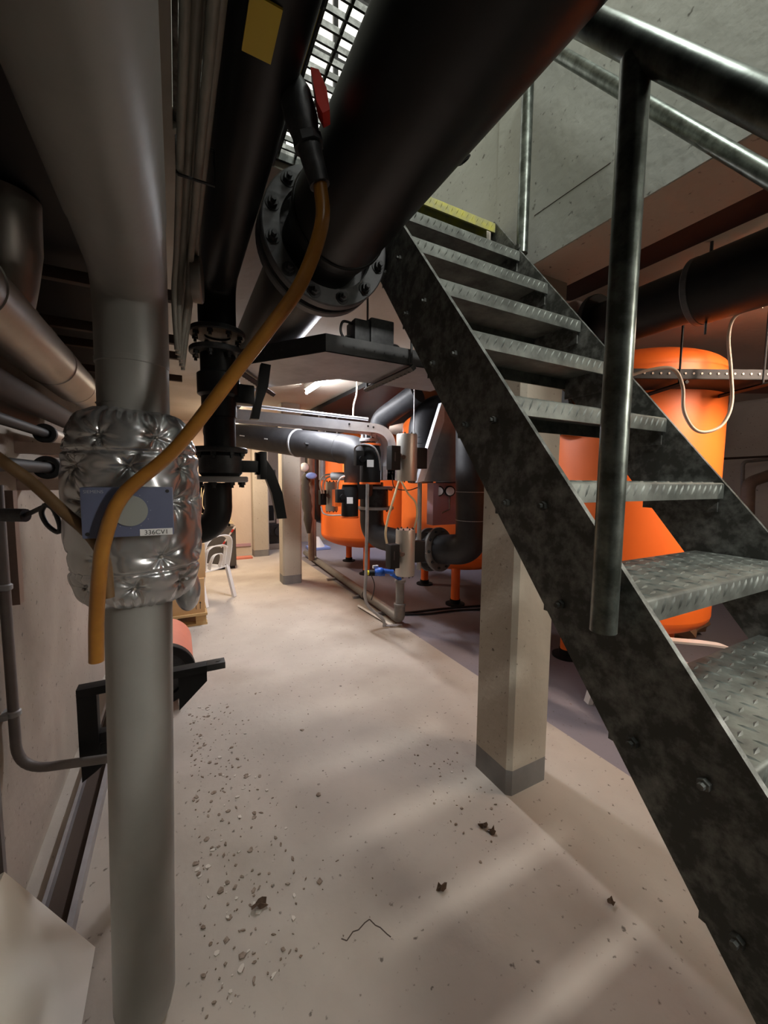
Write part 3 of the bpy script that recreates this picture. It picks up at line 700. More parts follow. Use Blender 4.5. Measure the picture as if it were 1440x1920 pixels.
# ------------------------------------------------------------------ orange tanks
def tank(cx, cy, r, zb, zt, label, dish=0.17, legs=(45, 165, 285)):
    t = thing('storage_tank', label, 'tank', (cx, cy, 0), 'orange storage tanks')
    pr = [(0.0, zb-dish)]
    for k in range(1, 13):
        a = R(90*k/12); pr.append((r*math.sin(a), zb-dish*math.cos(a)))
    pr += [(r, zb), (r, zt)]
    obj('shell', MB().lathe(pr, (cx, cy, 0), seg=80), M['orange'], t)
    pr = [(r+0.004, zt-0.015), (r+0.004, zt)] + [(r*math.cos(R(90*k/12)), zt+dish*math.sin(R(90*k/12))) for k in range(1, 12)] + [(0.0, zt+dish)]
    obj('dished_top', MB().lathe(pr, (cx, cy, 0), seg=80), M['orange'], t)
    for a in legs:
        x, y = cx+0.72*r*math.cos(R(a)), cy+0.72*r*math.sin(R(a))
        lg = obj('leg', MB().cyl((x, y, 0.02), (x, y, zb-dish*0.55), 0.055, seg=20), M['orange'], t)
        obj('foot_pad', MB().lathe([(0, 0.0), (0.12, 0.0), (0.12, 0.018), (0.065, 0.022), (0.065, 0.07), (0, 0.07)], (x, y, 0), seg=24), M['rubber'], lg)
    return t
TA = tank(3.09, 1.82, 0.56, 0.62, 2.31, 'right hand orange storage tank behind the stairs', 0.18, (100, 215, 335))
nz = Vector((3.09-0.56*math.cos(R(20)), 1.82+0.56*math.sin(R(20))-0.03, 2.05))
obj('manhole_flange', MB().lathe([(0, 0), (0.17, 0), (0.17, 0.03), (0, 0.03)], nz+Vector((-0.06, 0.02, 0)), (-0.94, 0.34, 0), 40).cyl(nz+Vector((0.06, -0.02, 0)), nz+Vector((-0.05, 0.018, 0)), 0.10), M['rubber'], TA)
TB = tank(3.42, 4.25, 0.80, 0.62, 2.26, 'middle orange storage tank behind the steel actuators', 0.25, (228, 340, 110))
TC = tank(2.95, 6.25, 0.80, 0.62, 2.12, 'farthest orange storage tank behind the black actuators', 0.25, (245, 310, 100))

# ------------------------------------------------------------------ right: big pipe, hangers, tray, hoses, wall pipes
rp = thing('ceiling_pipe', 'big black pipe hanging under the ceiling before the right tank', 'pipe', (2.14, 0.8, 2.29))
obj('pipe_run', MB().tube([(2.14, 0.98, 2.42), (2.14, 1.46, 2.42)], 0.122, 40), M['black'], rp)
obj('thick_sleeve', MB().tube([(2.14, -1.9, 2.42), (2.14, 0.98, 2.42)], 0.145, 40), M['black'], rp)
obj('pipe_band', MB().ring((2.14, 0.985, 2.42), (0, 1, 0), 0.147, 0.11, 0.03), M['flange'], rp)
obj('flange', MB().ring((2.14, 1.47, 2.42), (0, 1, 0), 0.175, 0.10, 0.035), M['rubber'], rp)
obj('flange', MB().ring((2.14, 1.60, 2.42), (0, 1, 0), 0.19, 0.10, 0.03), M['tray'], rp)
obj('pipe_run', MB().tube([(2.14, 1.52, 2.42), (2.14, 1.95, 2.42), (2.14, 2.02, 2.46), (2.14, 2.06, ZC)], 0.122, 40), M['black'], rp)
for yy in (0.62, 0.95):
    obj('hanger_rod', MB().cyl((2.14, yy, 2.5), (2.14, yy, ZC), 0.007, seg=8).cyl((2.14, yy, 2.3), (2.14, yy, 2.22), 0.005, seg=8), M['traydark'], rp)
o = obj('flat_duct', MB().box((1.85, 2.9, 2.56), (3.6, 9.3, 2.612), 0.005), M['rubber'], loc=(2.8, 6, 2.56)); tag(o, 'flat black duct under the ceiling above the two far orange tanks', 'duct')
o = obj('black_duct', MB().box((1.69, -1.9, 2.49), (1.86, 1.45, 2.60), 0.02), M['rubber'], loc=(1.78, 0, 2.49)); tag(o, 'black duct running along the concrete beam under the ceiling', 'duct')
rt = thing('perforated_tray', 'dark perforated cable tray crossing in front of the right tank', 'cable tray', (2.5, 1.2, 2.1))
A, B = Vector((2.134, 1.428, 2.166)), Vector((3.273, 0.823, 2.121)); A.z = B.z = 2.13
d = (B-A).normalized(); nb = Vector((-d.y, d.x, 0))
if nb.dot(A) < 0: nb = -nb
obj('side_rail', MB().prism([A, B, B+nb*0.004, A+nb*0.004], (0, 0, 0.055)), M['trayblack'], rt)
obj('tray_base', MB().prism([A, B, B+nb*0.34, A+nb*0.34], (0, 0, 0.004)), M['trayblack'], rt)
obj('side_rail', MB().prism([A+nb*0.34, B+nb*0.34, B+nb*0.344, A+nb*0.344], (0, 0, 0.055)), M['trayblack'], rt)
h = MB(); k = 0.05
while k < (B-A).length:
    p = A+d*k+Vector((0, 0, 0.03)); h.cyl(p-nb*0.002, p-nb*0.004, 0.006, seg=8); k += 0.046
obj('rivets', h, M['pale'], rt)
for f in (0.335, 0.70):
    p = A+d*((B-A).length*f)
    obj('hanger_rod', MB().cyl(p+Vector((0, 0, -0.03)), Vector((p.x, p.y, ZC)), 0.006, seg=8), M['trayblack'], rt)
    obj('cross_bar', MB().tube([p-nb*0.06+Vector((0, 0, -0.03)), p+nb*0.40+Vector((0, 0, -0.03))], 0.012, 4), M['trayblack'], rt)
lp = obj('pale_hose', MB().tube(smooth_path([(2.146, 1.371, 2.102), (2.274, 1.262, 2.154), (2.371, 1.188, 2.156), (2.414, 1.157, 2.062), (2.415, 1.144, 1.934), (2.458, 1.113, 1.840), (2.521, 1.078, 1.821), (2.598, 1.041, 1.864), (2.645, 1.028, 1.979), (2.645, 1.045, 2.164), (2.640, 1.063, 2.335), (2.628, 1.033, 2.427), (2.646, 0.934, 2.440)], 8), 0.0085, 12), M['pale'], loc=(2.521, 1.078, 1.821))
tag(lp, 'pale looped hose hanging in front of the right orange tank', 'hose')
wp = obj('brown_pipe', MB().tube(fillet([(5.900, 2.045, 0.899), (5.936, 2.088, 1.555), (6.256, 1.931, 1.683)], 0.12), 0.065, 24), M['brownpipe'], loc=(5.936, 2.088, 1.555)); tag(wp, 'thick brown pipe bend beside the right wall', 'pipe')
wp = obj('thin_pipe', MB().tube(fillet([(6.041, 2.139, 0.877), (6.080, 2.206, 1.806), (6.523, 1.977, 1.862)], 0.06), 0.02, 16), M['greypipe'], loc=(6.080, 2.206, 1.806)); tag(wp, 'thin grey pipe bend above the thick brown one', 'pipe')
wp = obj('thin_pipe', MB().tube([(6.049, 2.396, 1.851), (6.907, 1.949, 1.907)], 0.014, 12), M['darkgap'], loc=(6.316, 2.258, 1.874)); tag(wp, 'thin dark pipe running level along the right wall', 'pipe')

# ------------------------------------------------------------------ white chairs
def plastic_chair(loc, rz, label):
    """one-piece garden chair: seat, rounded open back, arm loops, four legs"""
    t = thing('plastic_chair', label, 'chair', loc, 'white plastic chairs')
    mt = Matrix.Rotation(rz, 4, 'Z'); L = V(loc)
    def w(p): return mt @ V(p) + L
    def slab(pts, th):
        m = MB(); m.prism([w(p) for p in pts], (mt @ Vector(th).to_4d()).to_3d()); return m
    m = MB(); nx, ny = 8, 8; g = []
    for i in range(nx+1):
        row = []
        for j in range(ny+1):
            x = -0.22+0.44*i/nx; yy = -0.21+0.42*j/ny
            z = 0.415-0.02*math.cos(x*6)*math.cos((yy)*5)+(-0.02 if j == 0 else 0)
            row.append((m.bm.verts.new(w((x, yy, z))), m.bm.verts.new(w((x, yy, z-0.012)))))
        g.append(row)
    for i in range(nx):
        for j in range(ny):
            m.bm.faces.new((g[i][j][0], g[i+1][j][0], g[i+1][j+1][0], g[i][j+1][0]))
            m.bm.faces.new((g[i][j][1], g[i][j+1][1], g[i+1][j+1][1], g[i+1][j][1]))
    for i in range(nx):
        for j in (0, ny): m.bm.faces.new((g[i][j][0], g[i][j][1], g[i+1][j][1], g[i+1][j][0]))
    for j in range(ny):
        for i in (0, nx): m.bm.faces.new((g[i][j][0], g[i][j+1][0], g[i][j+1][1], g[i][j][1]))
    obj('seat', m, M['white'], t)
    def band(pts, wdt, up=(0, 0, 1), th=0.012):
        m = MB(); P = smooth_path(pts, 6); prev = None
        for i, p in enumerate(P):
            tn = (P[min(i+1, len(P)-1)]-P[max(i-1, 0)]).normalized(); u = V(up); u = (u-tn*u.dot(tn)).normalized(); n = tn.cross(u)
            q = [m.bm.verts.new(w(p+u*wdt/2*a+n*th/2*b)) for a, b in ((1, 1), (1, -1), (-1, -1), (-1, 1))]
            if prev:
                for k in range(4): m.bm.faces.new((prev[k], q[k], q[(k+1) % 4], prev[(k+1) % 4]))
            else: m.bm.faces.new(q)
            prev = q
        m.bm.faces.new(list(reversed(prev))); return m
    obj('back_hoop', band([(-0.23, 0.20, 0.42), (-0.235, 0.235, 0.60), (-0.20, 0.275, 0.76), (-0.09, 0.30, 0.83), (0.09, 0.30, 0.83), (0.20, 0.275, 0.76), (0.235, 0.235, 0.60), (0.23, 0.20, 0.42)], 0.075, (0, 1, 0.2)), M['white'], t)
    for hw, zt in ((0.155, 0.715), (0.085, 0.61)):
        obj('back_slat', band([(-hw, 0.205, 0.42), (-hw*1.03, 0.24, zt-0.09), (-hw*0.75, 0.262, zt-0.02), (0, 0.27, zt), (hw*0.75, 0.262, zt-0.02), (hw*1.03, 0.24, zt-0.09), (hw, 0.205, 0.42)], 0.045, (0, 1, 0.2), 0.008), M['white'], t)
    for s in (-1, 1):
        obj('arm', band([(s*0.235, 0.235, 0.66), (s*0.265, 0.12, 0.655), (s*0.275, -0.06, 0.635), (s*0.27, -0.19, 0.60), (s*0.25, -0.24, 0.50), (s*0.235, -0.22, 0.40)], 0.06, (1, 0, 0.0), 0.012), M['white'], t)
        obj('leg', band([(s*0.225, -0.20, 0.41), (s*0.25, -0.25, 0.0)], 0.05, (1, 0, 0), 0.035), M['white'], t)
        obj('leg', band([(s*0.225, 0.20, 0.42), (s*0.24, 0.30, 0.0)], 0.05, (1, 0, 0), 0.035), M['white'], t)
    return t
plastic_chair((0.24, 5.42, 0), R(222), 'white plastic garden chair beside the cardboard boxes')
plastic_chair((2.70, 1.32, 0), R(69), 'white plastic garden chair under the stairs by the right tank')

# ------------------------------------------------------------------ left background: boxes, pallet, cabinet, tape, drum
pl = thing('wooden_pallet', 'small wooden pallet carrying the cardboard boxes', 'pallet', (-0.05, 4.75, 0))
for yy in (4.5, 4.72, 4.94): obj('top_board', MB().box((-0.42, yy-0.09, 0.115), (0.24, yy+0.09, 0.137)), M['wood'], pl)
for x in (-0.36, -0.09, 0.18):
    for yy in (4.5, 4.94): obj('block', MB().box((x-0.05, yy-0.05, 0.022), (x+0.05, yy+0.05, 0.115)), M['wood'], pl)
for yy in (4.5, 4.94): obj('bottom_board', MB().box((-0.42, yy-0.05, 0), (0.24, yy+0.05, 0.022)), M['wood'], pl)
def carton(x0, y0, z0, x1, y1, z1, label):
    t = thing('cardboard_box', label, 'box', ((x0+x1)/2, (y0+y1)/2, z0), 'cartons on the pallet')
    obj('carton', MB().box((x0, y0, z0), (x1, y1, z1), 0.004), M['card'], t)
    obj('packing_tape', MB().box(((x0+x1)/2-0.03, y0-0.001, z1-0.05), ((x0+x1)/2+0.03, y1+0.001, z1+0.001)), M['wood'], t)
    return t
b1 = carton(-0.40, 4.44, 0.137, 0.22, 4.98, 0.50, 'lower cardboard box standing on the pallet')
for x in (0.135, 0.175):
    obj('arrow_print', MB().box((x-0.003, 4.4385, 0.18), (x+0.003, 4.44, 0.24)).prism([(x-0.011, 4.4387, 0.24), (x+0.011, 4.4387, 0.24), (x, 4.4387, 0.262)], (0, 0.001, 0)), M['ink'], b1)
b2 = carton(-0.40, 4.48, 0.50, 0.235, 4.98, 0.86, 'upper cardboard box on top of the lower one')
obj('arrow_print', MB().box((0.10, 4.4785, 0.62), (0.104, 4.48, 0.70)), M['ink'], b2)
cb = thing('steel_cabinet', 'dark grey steel cabinet behind the white chair', 'cabinet', (0.5, 7.3, 0))
obj('body', MB().box((0.18, 7.05, 0.05), (0.86, 7.6, 0.73), 0.004), M['cabinet'], cb)
obj('door', MB().box((0.20, 7.035, 0.08), (0.84, 7.05, 0.70), 0.002), M['cabinet'], cb)
obj('plinth', MB().box((0.20, 7.08, 0), (0.84, 7.58, 0.05)), M['rubber'], cb)
ct = thing('open_shelf_unit', 'black open frame with loose cables on top of the grey cabinet', 'shelf', (0.5, 7.3, 0.73))
obj('frame', MB().box((0.25, 7.1, 0.73), (0.28, 7.5, 1.45)).box((0.75, 7.1, 0.73), (0.78, 7.5, 1.45)).box((0.25, 7.1, 1.42), (0.78, 7.5, 1.45)).box((0.25, 7.48, 0.73), (0.78, 7.5, 1.45)).box((0.28, 7.1, 1.05), (0.75, 7.5, 1.07)), M['rubber'], ct)
m = MB()
for k in range(9):
    x = 0.35+0.05*k; m.tube(smooth_path([(x, 7.12, 1.4), (x+random.uniform(-.05, .05), 7.08, 1.2), (x+random.uniform(-.1, .1), 7.06, 1.0), (0.80+random.uniform(-.03, .03), 7.03, 0.78)], 4), 0.006, 6)
obj('loose_cables', m, M['cream'], ct)
o = obj('barrier_tape', MB().prism([(0.835, 7.02, 0.74), (0.865, 7.02, 0.73), (0.62, 7.0, 0.38), (0.605, 7.0, 0.40)], (0, 0.004, 0)), M['white'], loc=(0.7, 7.0, 0.38)); tag(o, 'red and white barrier tape slanting across the grey cabinet', 'tape')
for k in range(3):
    f0, f1 = (k*2+1)/7, (k*2+2)/7
    a0, a1 = Vector((0.835, 7.018, 0.74)), Vector((0.605, 7.0, 0.40)); c0, c1 = Vector((0.865, 7.018, 0.73)), Vector((0.62, 7.0, 0.38))
    q = [a0.lerp(a1, f0), c0.lerp(c1, f0), c0.lerp(c1, f1), a0.lerp(a1, f1)]
    s_ = obj('red_stripe', MB().prism([p+Vector((0, -0.002, 0)) for p in q], (0, 0.003, 0)), M['red'], o)
o = obj('coloured_litter', MB().box((0.92, 7.8, 0), (1.25, 8.0, 0.03)), M['redorange'], loc=(1.1, 7.9, 0)); tag(o, 'orange red slab of scrap on the floor before the alcove', 'scrap')
o = obj('alcove_strip', MB().box((0.86, 8.33, 0.16), (1.30, 8.35, 0.22)), M['mauve'], loc=(1.1, 8.34, 0.16)); o['kind'] = 'structure'; o.name = 'baseboard_alcove'
dm = thing('expansion_drum', 'salmon red drum with a black rim behind the clad riser', 'drum', (-0.13, 3.2, 0))
obj('body', MB().tube([(-0.13, 2.95, 0.235), (-0.13, 3.5, 0.235)], 0.195, 40), M['redorange'], dm)
obj('rim', MB().ring((-0.13, 2.92, 0.235), (0, 1, 0), 0.205, 0.15, 0.06), M['rubber'], dm)
obj('face', MB().lathe([(0, 0), (0.15, 0), (0.15, -0.02), (0, -0.02)], (-0.13, 2.93, 0.235), (0, -1, 0), 32), M['iron'], dm)
obj('support_feet', MB().box((-0.24, 3.0, 0), (-0.02, 3.05, 0.06)).box((-0.24, 3.35, 0), (-0.02, 3.40, 0.06)), M['rubber'], dm)
pc = obj('wall_picture', MB().box((1.72, 9.37, 1.45), (2.05, 9.4, 1.75)), M['cabinet'], loc=(1.9, 9.4, 1.45)); tag(pc, 'dark framed panel on the far wall beside the farthest column', 'panel')
mc = thing('workshop_machine', 'dark machine with pale hoses on the floor beyond the middle column', 'machine', (1.95, 8.9, 0))
obj('base', MB().box((1.70, 8.6, 0), (2.2, 9.1, 0.12), 0.01), M['wall'], mc)
obj('body', MB().box((1.74, 8.65, 0.12), (2.15, 9.05, 0.55), 0.03).cyl((1.94, 8.62, 0.4), (1.94, 8.56, 0.4), 0.1), M['iron'], mc)
obj('control_box', MB().box((1.74, 8.8, 0.62), (1.88, 8.95, 0.95), 0.01), M['rubber'], mc)
obj('post', MB().box((1.93, 8.8, 0.55), (2.0, 8.9, 1.10)), M['wallcream'], mc)

# ------------------------------------------------------------------ far lateral pipe
fp = thing('lateral_pipe', 'dark grey pipe crossing the room in front of the middle column', 'pipe', (1.0, 4.3, 1.8))
fa, fb = Vector((0.482, 6.217, 2.210)), Vector((1.631, 4.049, 1.879))
obj('pipe_run', MB().tube([fa, fb], 0.160, 40), M['hdpe'], fp)
obj('pipe_elbow', MB().tube(fillet([fb, Vector((1.726, 3.859, 1.843)), Vector((1.797, 4.029, 1.393))], 0.16, 10), 0.160, 40), M['hdpe'], fp)
dd = (fb-fa).normalized(); fu = Vector((0, 0, 1)); fn = dd.cross(fu); fn = fn if fn.dot(Vector((0, 0, 1.55))-fa) > 0 and fn.y < 0 else -fn
p = fa.lerp(fb, 0.71); obj('pipe_clamp', MB().ring(p, dd, 0.168, 0.15, 0.028), M['steelgrey'], fp)
p = fa.lerp(fb, 0.985); obj('weld_bead', MB().ring(p, dd, 0.164, 0.15, 0.008), M['hdpe'], fp)
nrm_ = (Vector((0, 0, 1.55))-fa.lerp(fb, 0.5)); nrm_ = (nrm_-dd*nrm_.dot(dd)).normalized(); tdir = dd.cross(nrm_)
def pipe_label(f, half, name='pipe_label'):
    q = fa.lerp(fb, f)+nrm_*0.1595; s_ = tdir*0.006
    obj(name, MB().prism([q-dd*half-s_, q+dd*half-s_, q+dd*half+s_, q-dd*half+s_], nrm_*0.002), M['label'], fp)
pipe_label(0.36, 0.05); pipe_label(0.55, 0.032)
q = fa.lerp(fb, 0.84)+nrm_*0.158; obj('sensor_stub', MB().cyl(q, q+nrm_*0.05, 0.014, seg=12), M['rubber'], fp)
q = fa.lerp(fb, 0.16)+nrm_*0.145; o = obj('sensor_stub', MB().cyl(q, q+nrm_*0.16, 0.014, seg=12), M['rubber'], fp); obj('brass_tip', MB().cyl(q+nrm_*0.16, q+nrm_*0.18, 0.018, seg=6), M['brass'], o)

# ------------------------------------------------------------------ bright channel and its leg
cc = thing('cable_channel', 'bright galvanised cable channel curving down beyond the lever valves', 'cable channel', (1.4, 3.95, 1.75))
def ribbon(path, wd, yo, m):
    P = [V(p) for p in path]; prev = None
    for i, p in enumerate(P):
        t = (P[min(i+1, len(P)-1)]-P[max(i-1, 0)]).normalized(); n = Vector((-t.z, 0, t.x))
        q = [m.bm.verts.new(p+n*wd/2*a+Vector((0, b, 0))) for a, b in ((1, yo[0]), (1, yo[1]), (-1, yo[1]), (-1, yo[0]))]
        if prev:
            for k in range(4): m.bm.faces.new((prev[k], q[k], q[(k+1) % 4], prev[(k+1) % 4]))
        else: m.bm.faces.new(q)
        prev = q
    m.bm.faces.new(list(reversed(prev))); return m
chp = fillet([(0.425, 3.400, 2.065), (1.891, 3.400, 2.036), (1.867, 3.400, 1.546)], 0.2, 10)
obj('side_rail', ribbon(chp, 0.085, (0, 0.004), MB()), M['channel'], cc)
obj('side_rail', ribbon(chp, 0.085, (0.2, 0.204), MB()), M['channel'], cc)
obj('channel_base', ribbon([p+Vector((0, 0, 0)) for p in chp], 0.004, (0.004, 0.2), MB()), M['channel'], cc)
obj('conduit', MB().tube([(0.429, 3.420, 2.149), (1.622, 3.420, 2.120)], 0.014, 10), M['channel'], cc)
obj('foot_rail', MB().box((1.778, 3.400, 1.545), (2.228, 3.430, 1.681)), M['channel'], cc)
h = MB()
for px in ((1.422, 3.400, 2.058), (1.613, 3.400, 2.052), (1.670, 3.400, 2.046), (1.842, 3.400, 1.619), (1.884, 3.400, 1.620)): h.cyl(V(px)+Vector((0, -0.001, 0)), V(px)+Vector((0, -0.004, 0)), 0.01, seg=8)
obj('bolts', h, M['iron'], cc)
dt = thing('sloping_tray', 'grey cable tray rising steeply beside the upper steel actuator', 'cable tray', (2.138, 3.220, 1.523))
obj('front_rail', MB().prism([(2.045, 3.200, 1.523), (2.125, 3.200, 1.539), (2.351, 3.200, 2.129), (2.352, 3.200, 2.310), (2.314, 3.200, 2.306)], (0, 0.05, 0)), M['channel'], dt)
obj('tray_base', MB().prism([(2.138, 3.220, 1.534), (2.578, 3.220, 1.536), (2.850, 3.220, 2.444), (2.367, 3.220, 2.314)], (0, 0.004, 0)), M['tray'], dt)
o = obj('hanger_rod', MB().cyl((2.063, 3.300, 1.991), (2.058, 3.300, 2.874), 0.006, seg=8), M['steelgrey'], loc=(2.063, 3.300, 1.991)); tag(o, 'thin hanging rod above the upper steel actuator', 'rod')
o = obj('hanging_cable', MB().tube(smooth_path([(1.539, 3.500, 2.602), (1.540, 3.500, 2.379), (1.508, 3.500, 2.251), (1.503, 3.500, 2.126)], 5), 0.008, 8), M['pale'], loc=(1.503, 3.500, 2.126)); tag(o, 'pale cable hanging from the ceiling onto the bright channel', 'cable')

# ------------------------------------------------------------------ process pipes by the tanks
up1 = thing('swan_neck_pipe', 'dark grey pipe bending up and away behind the bright channel', 'pipe', (1.967, 3.868, 1.836))
obj('pipe_elbow', MB().tube(fillet([(2.032, 3.976, 1.544), (2.038, 4.002, 2.216), (2.228, 3.504, 2.450)], 0.15, 10), 0.110, 36), M['hdpe'], up1)
obj('flange', MB().ring((2.043, 4.007, 1.937), (0, 0, 1), 0.16, 0.10, 0.03), M['steelgrey'], up1)
up2 = thing('elbow_pipe', 'dark grey elbow pipe rising behind the upper steel actuator', 'pipe', (2.330, 3.593, 1.549))
obj('pipe_elbow', MB().tube(fillet([(2.339, 3.585, 1.520), (2.363, 3.646, 2.305), (2.921, 3.589, 2.418)], 0.3, 12), 0.135, 40), M['hdpe'], up2)
obj('weld_bead', MB().ring((2.348, 3.625, 1.999), (0, 0, 1), 0.138, 0.12, 0.01).ring((2.346, 3.620, 1.935), (0, 0, 1), 0.138, 0.12, 0.01), M['hdpe'], up2)
obj('flange', MB().ring((2.352, 3.602, 1.768), (0, 0, 1), 0.19, 0.12, 0.03), M['steelgrey'], up2)
up3 = thing('dark_elbow', 'dark pipe end with a white tag behind the big pipe bend', 'pipe', (2.819, 3.743, 1.677))
obj('pipe_elbow', MB().tube(fillet([(2.572, 3.428, 1.523), (2.581, 3.452, 1.827), (2.859, 3.399, 1.858)], 0.16, 8), 0.12, 32), M['hdpe'], up3)
obj('pipe_label', MB().box((2.515, 3.334, 1.768), (2.557, 3.291, 1.790)), M['label'], up3)
pb = thing('pipe_bend', 'large dark grey pipe bend with a bolted flange beside the near column', 'pipe', (2.470, 3.154, 0.683))
bp0, bp1, bp2 = Vector((2.476, 2.939, 2.056)), Vector((2.441, 2.849, 0.901)), Vector((2.338, 3.216, 0.848))
obj('pipe_elbow', MB().tube(fillet([bp0, bp1, bp2], 0.17, 12), 0.148, 44), M['hdpe'], pb)
for q in ((2.458, 2.891, 1.443), (2.450, 2.871, 1.177)): obj('weld_bead', MB().ring(q, (0, 0, 1), 0.152, 0.13, 0.008), M['steelgrey'], pb)
ax = (bp2-bp1).normalized()
for k, (off, mm) in enumerate(((0.0, 'flangemid'), (0.13, 'flangemid'))):
    f = obj('flange', MB().ring(bp2+ax*off, ax, 0.225, 0.135, 0.03), M[mm], pb)
    b = MB(); e1 = ax.cross(Vector((0, 0, 1))).normalized(); e2 = ax.cross(e1)
    for j in range(10):
        a = 2*math.pi*j/10; q = bp2+ax*(off+0.0)+(e1*math.cos(a)+e2*math.sin(a))*0.19
        b.hexbolt(q-ax*0.015 if k == 0 else q+ax*0.015, -ax if k == 0 else ax, 0.014, 0.012)
        if k == 0: b.cyl(q, q+ax*0.13, 0.007, seg=8)
    obj('bolts', b, M['iron'], f)
obj('butterfly_body', MB().tube([bp2+ax*0.02, bp2+ax*0.115], 0.16, 36), M['iron'], pb)
lat = thing('low_lateral_pipe', 'dark grey pipe turning level under the bolted flange pair', 'pipe', (1.941, 3.671, 0.804))
obj('pipe_elbow', MB().tube(fillet([(2.030, 4.167, 1.512), (2.012, 4.119, 0.897), bp2+ax*0.145], 0.22, 10), 0.138, 36), M['hdpe'], lat)
for fc in ((2.059, 4.124, 1.456), (2.052, 4.105, 1.219)):
    f = obj('flange', MB().ring(fc, (0, 0, 1), 0.215, 0.12, 0.03), M['steelgrey'], lat)
    b = MB()
    for j in range(10):
        a = 2*math.pi*j/10; q = V(fc)+Vector((0.185*math.cos(a), 0.185*math.sin(a), -0.015)); b.hexbolt(q, (0, 0, -1), 0.014, 0.012)
    obj('bolts', b, M['iron'], f)
obj('valve_body', MB().cyl((2.059, 4.124, 1.456), (2.052, 4.105, 1.219), 0.15), M['iron'], lat)
obj('pipe_label', MB().box((2.051, 3.768, 0.887), (2.099, 3.723, 0.914)), M['label'], lat)
hb = thing('hanging_bend', 'black pipe bend low behind the small steel actuator', 'pipe', (2.195, 6.931, 0.698))
obj('pipe_elbow', MB().tube(fillet([(2.266, 7.062, 2.507), (2.219, 6.939, 0.923), (2.779, 7.258, 0.816)], 0.25, 10), 0.175, 32), M['black'], hb)
q = V((2.219, 6.939, 0.923)); obj('support_leg', MB().cyl((q.x, q.y, 0), (q.x, q.y, q.z-0.1), 0.028), M['brownpipe'], hb)
cn = thing('grey_connector', 'grey level pipe stub joining the black actuators', 'pipe', (1.700, 3.985, 1.582))
obj('stub', MB().tube([(1.538, 4.183, 1.581), (1.856, 3.903, 1.584)], 0.045, 24), M['steelgrey'], cn)

# steel and black valve actuators
def steel_actuator(c, r, h, label, side=-1):
    c = V(c); t = thing('steel_actuator', label, 'actuator', c, 'stainless valve actuators')
    obj('cylinder', MB().lathe([(0, 0), (r*0.97, 0), (r, 0.01), (r, h-0.01), (r*0.97, h), (0, h)], c, seg=40), M['stainless'], t)
    b = MB()
    for k in range(8):
        a = 2*math.pi*k/8; q = c+Vector((r*0.82*math.cos(a), r*0.82*math.sin(a), 0)); b.hexbolt(q+Vector((0, 0, h)), (0, 0, 1), 0.009, 0.008); b.hexbolt(q, (0, 0, -1), 0.009, 0.008)
    obj('bolts', b, M['iron'], t)
    k = h/0.44; q = c+Vector((-r-0.075*k, -0.06, 0.10*k))
    bx = obj('switch_box', MB().box(q-Vector((0.05*k, 0.05*k, 0)), q+Vector((0.045*k, 0.05*k, 0.22*k)), 0.008), M['rubber'], t)
    obj('label_stub', MB().box(q+Vector((-0.02*k, -0.052*k, 0.08*k)), q+Vector((-0.008*k, -0.049*k, 0.16*k))), M['iron'], bx)
    obj('connector', MB().cyl(q+Vector((0.03*k, 0, 0.15*k)), c+Vector((-r*0.9, -0.02, 0.24*k)), 0.025*k).cyl(c+Vector((-r*0.75, -r*0.8, 0.22*k)), c+Vector((-r*0.95, -r*1.0, 0.22*k)), 0.02*k), M['brownpipe'], t)
    obj('mount_bracket', MB().box(c+Vector((r*0.9, -0.05, 0.12*k)), c+Vector((r+0.10*k, 0.05, 0.32*k)), 0.006), M['rubber'], t)
    return t
steel_actuator((1.875, 3.117, 1.538), 0.097, 0.425, 'upper stainless actuator with a black box at its left')
steel_actuator((1.836, 3.056, 0.673), 0.090, 0.425, 'lower stainless actuator above the blue pump')
steel_actuator((1.734, 4.719, 1.144), 0.078, 0.37, 'small stainless actuator beside the far black actuator')
def black_actuator(c, w_, h, label):
    c = V(c); t = thing('black_actuator', label, 'actuator', c, 'black valve actuators')
    obj('body', MB().lathe([(0, 0.012), (w_*0.98, 0.012), (w_, 0.03), (w_, h*0.8), (w_*0.85, h-0.012), (0, h-0.012)], c, seg=32), M['rubber'], t)
    obj('end_plate', MB().lathe([(0, 0), (w_*1.04, 0), (w_*1.04, 0.02), (0, 0.02)], c, seg=32), M['orangep'], t)
    obj('end_plate', MB().lathe([(0, h-0.02), (w_*1.0, h-0.02), (w_*1.0, h), (0, h)], c, seg=32), M['orangep'], t)
    d_ = (Vector((0, 0, c.z))-c); d_.z = 0; d_.normalize(); sd = Vector((-d_.y, d_.x, 0))
    q = c+d_*(w_+0.0015)+Vector((0, 0, h*0.42)); s_ = sd*0.032
    obj('label_plate', MB().prism([q-s_, q+s_, q+s_+Vector((0, 0, 0.068)), q-s_+Vector((0, 0, 0.068))], -d_*0.012), M['label'], t)
    q = c-sd*0 + Vector((-w_-0.05, -0.05, h*0.45))
    obj('solenoid', MB().box(q-Vector((0.035, 0.035, 0)), q+Vector((0.045, 0.035, 0.14)), 0.006).cyl(q+Vector((0.02, -0.03, 0.06)), q+Vector((0.02, -0.06, 0.06)), 0.03), M['rubber'], t)
    return t
black_actuator((1.678, 3.478, 1.502), 0.101, 0.395, 'upper black actuator with orange end plates and a white label')
black_actuator((1.642, 3.905, 1.133), 0.091, 0.38, 'lower black actuator with an orange base and a white label')
o = obj('orange_housing', MB().box((1.613, 4.281, 1.230), V((1.690, 4.259, 1.429))+Vector((0, 0.12, 0)), 0.006), M['orangep'], loc=(1.646, 4.264, 1.231)); tag(o, 'small orange housing left of the lower black actuator', 'housing')
fs = thing('flange_stack', 'grey flange stack above the upper black actuator', 'flange', (1.777, 3.692, 1.918))
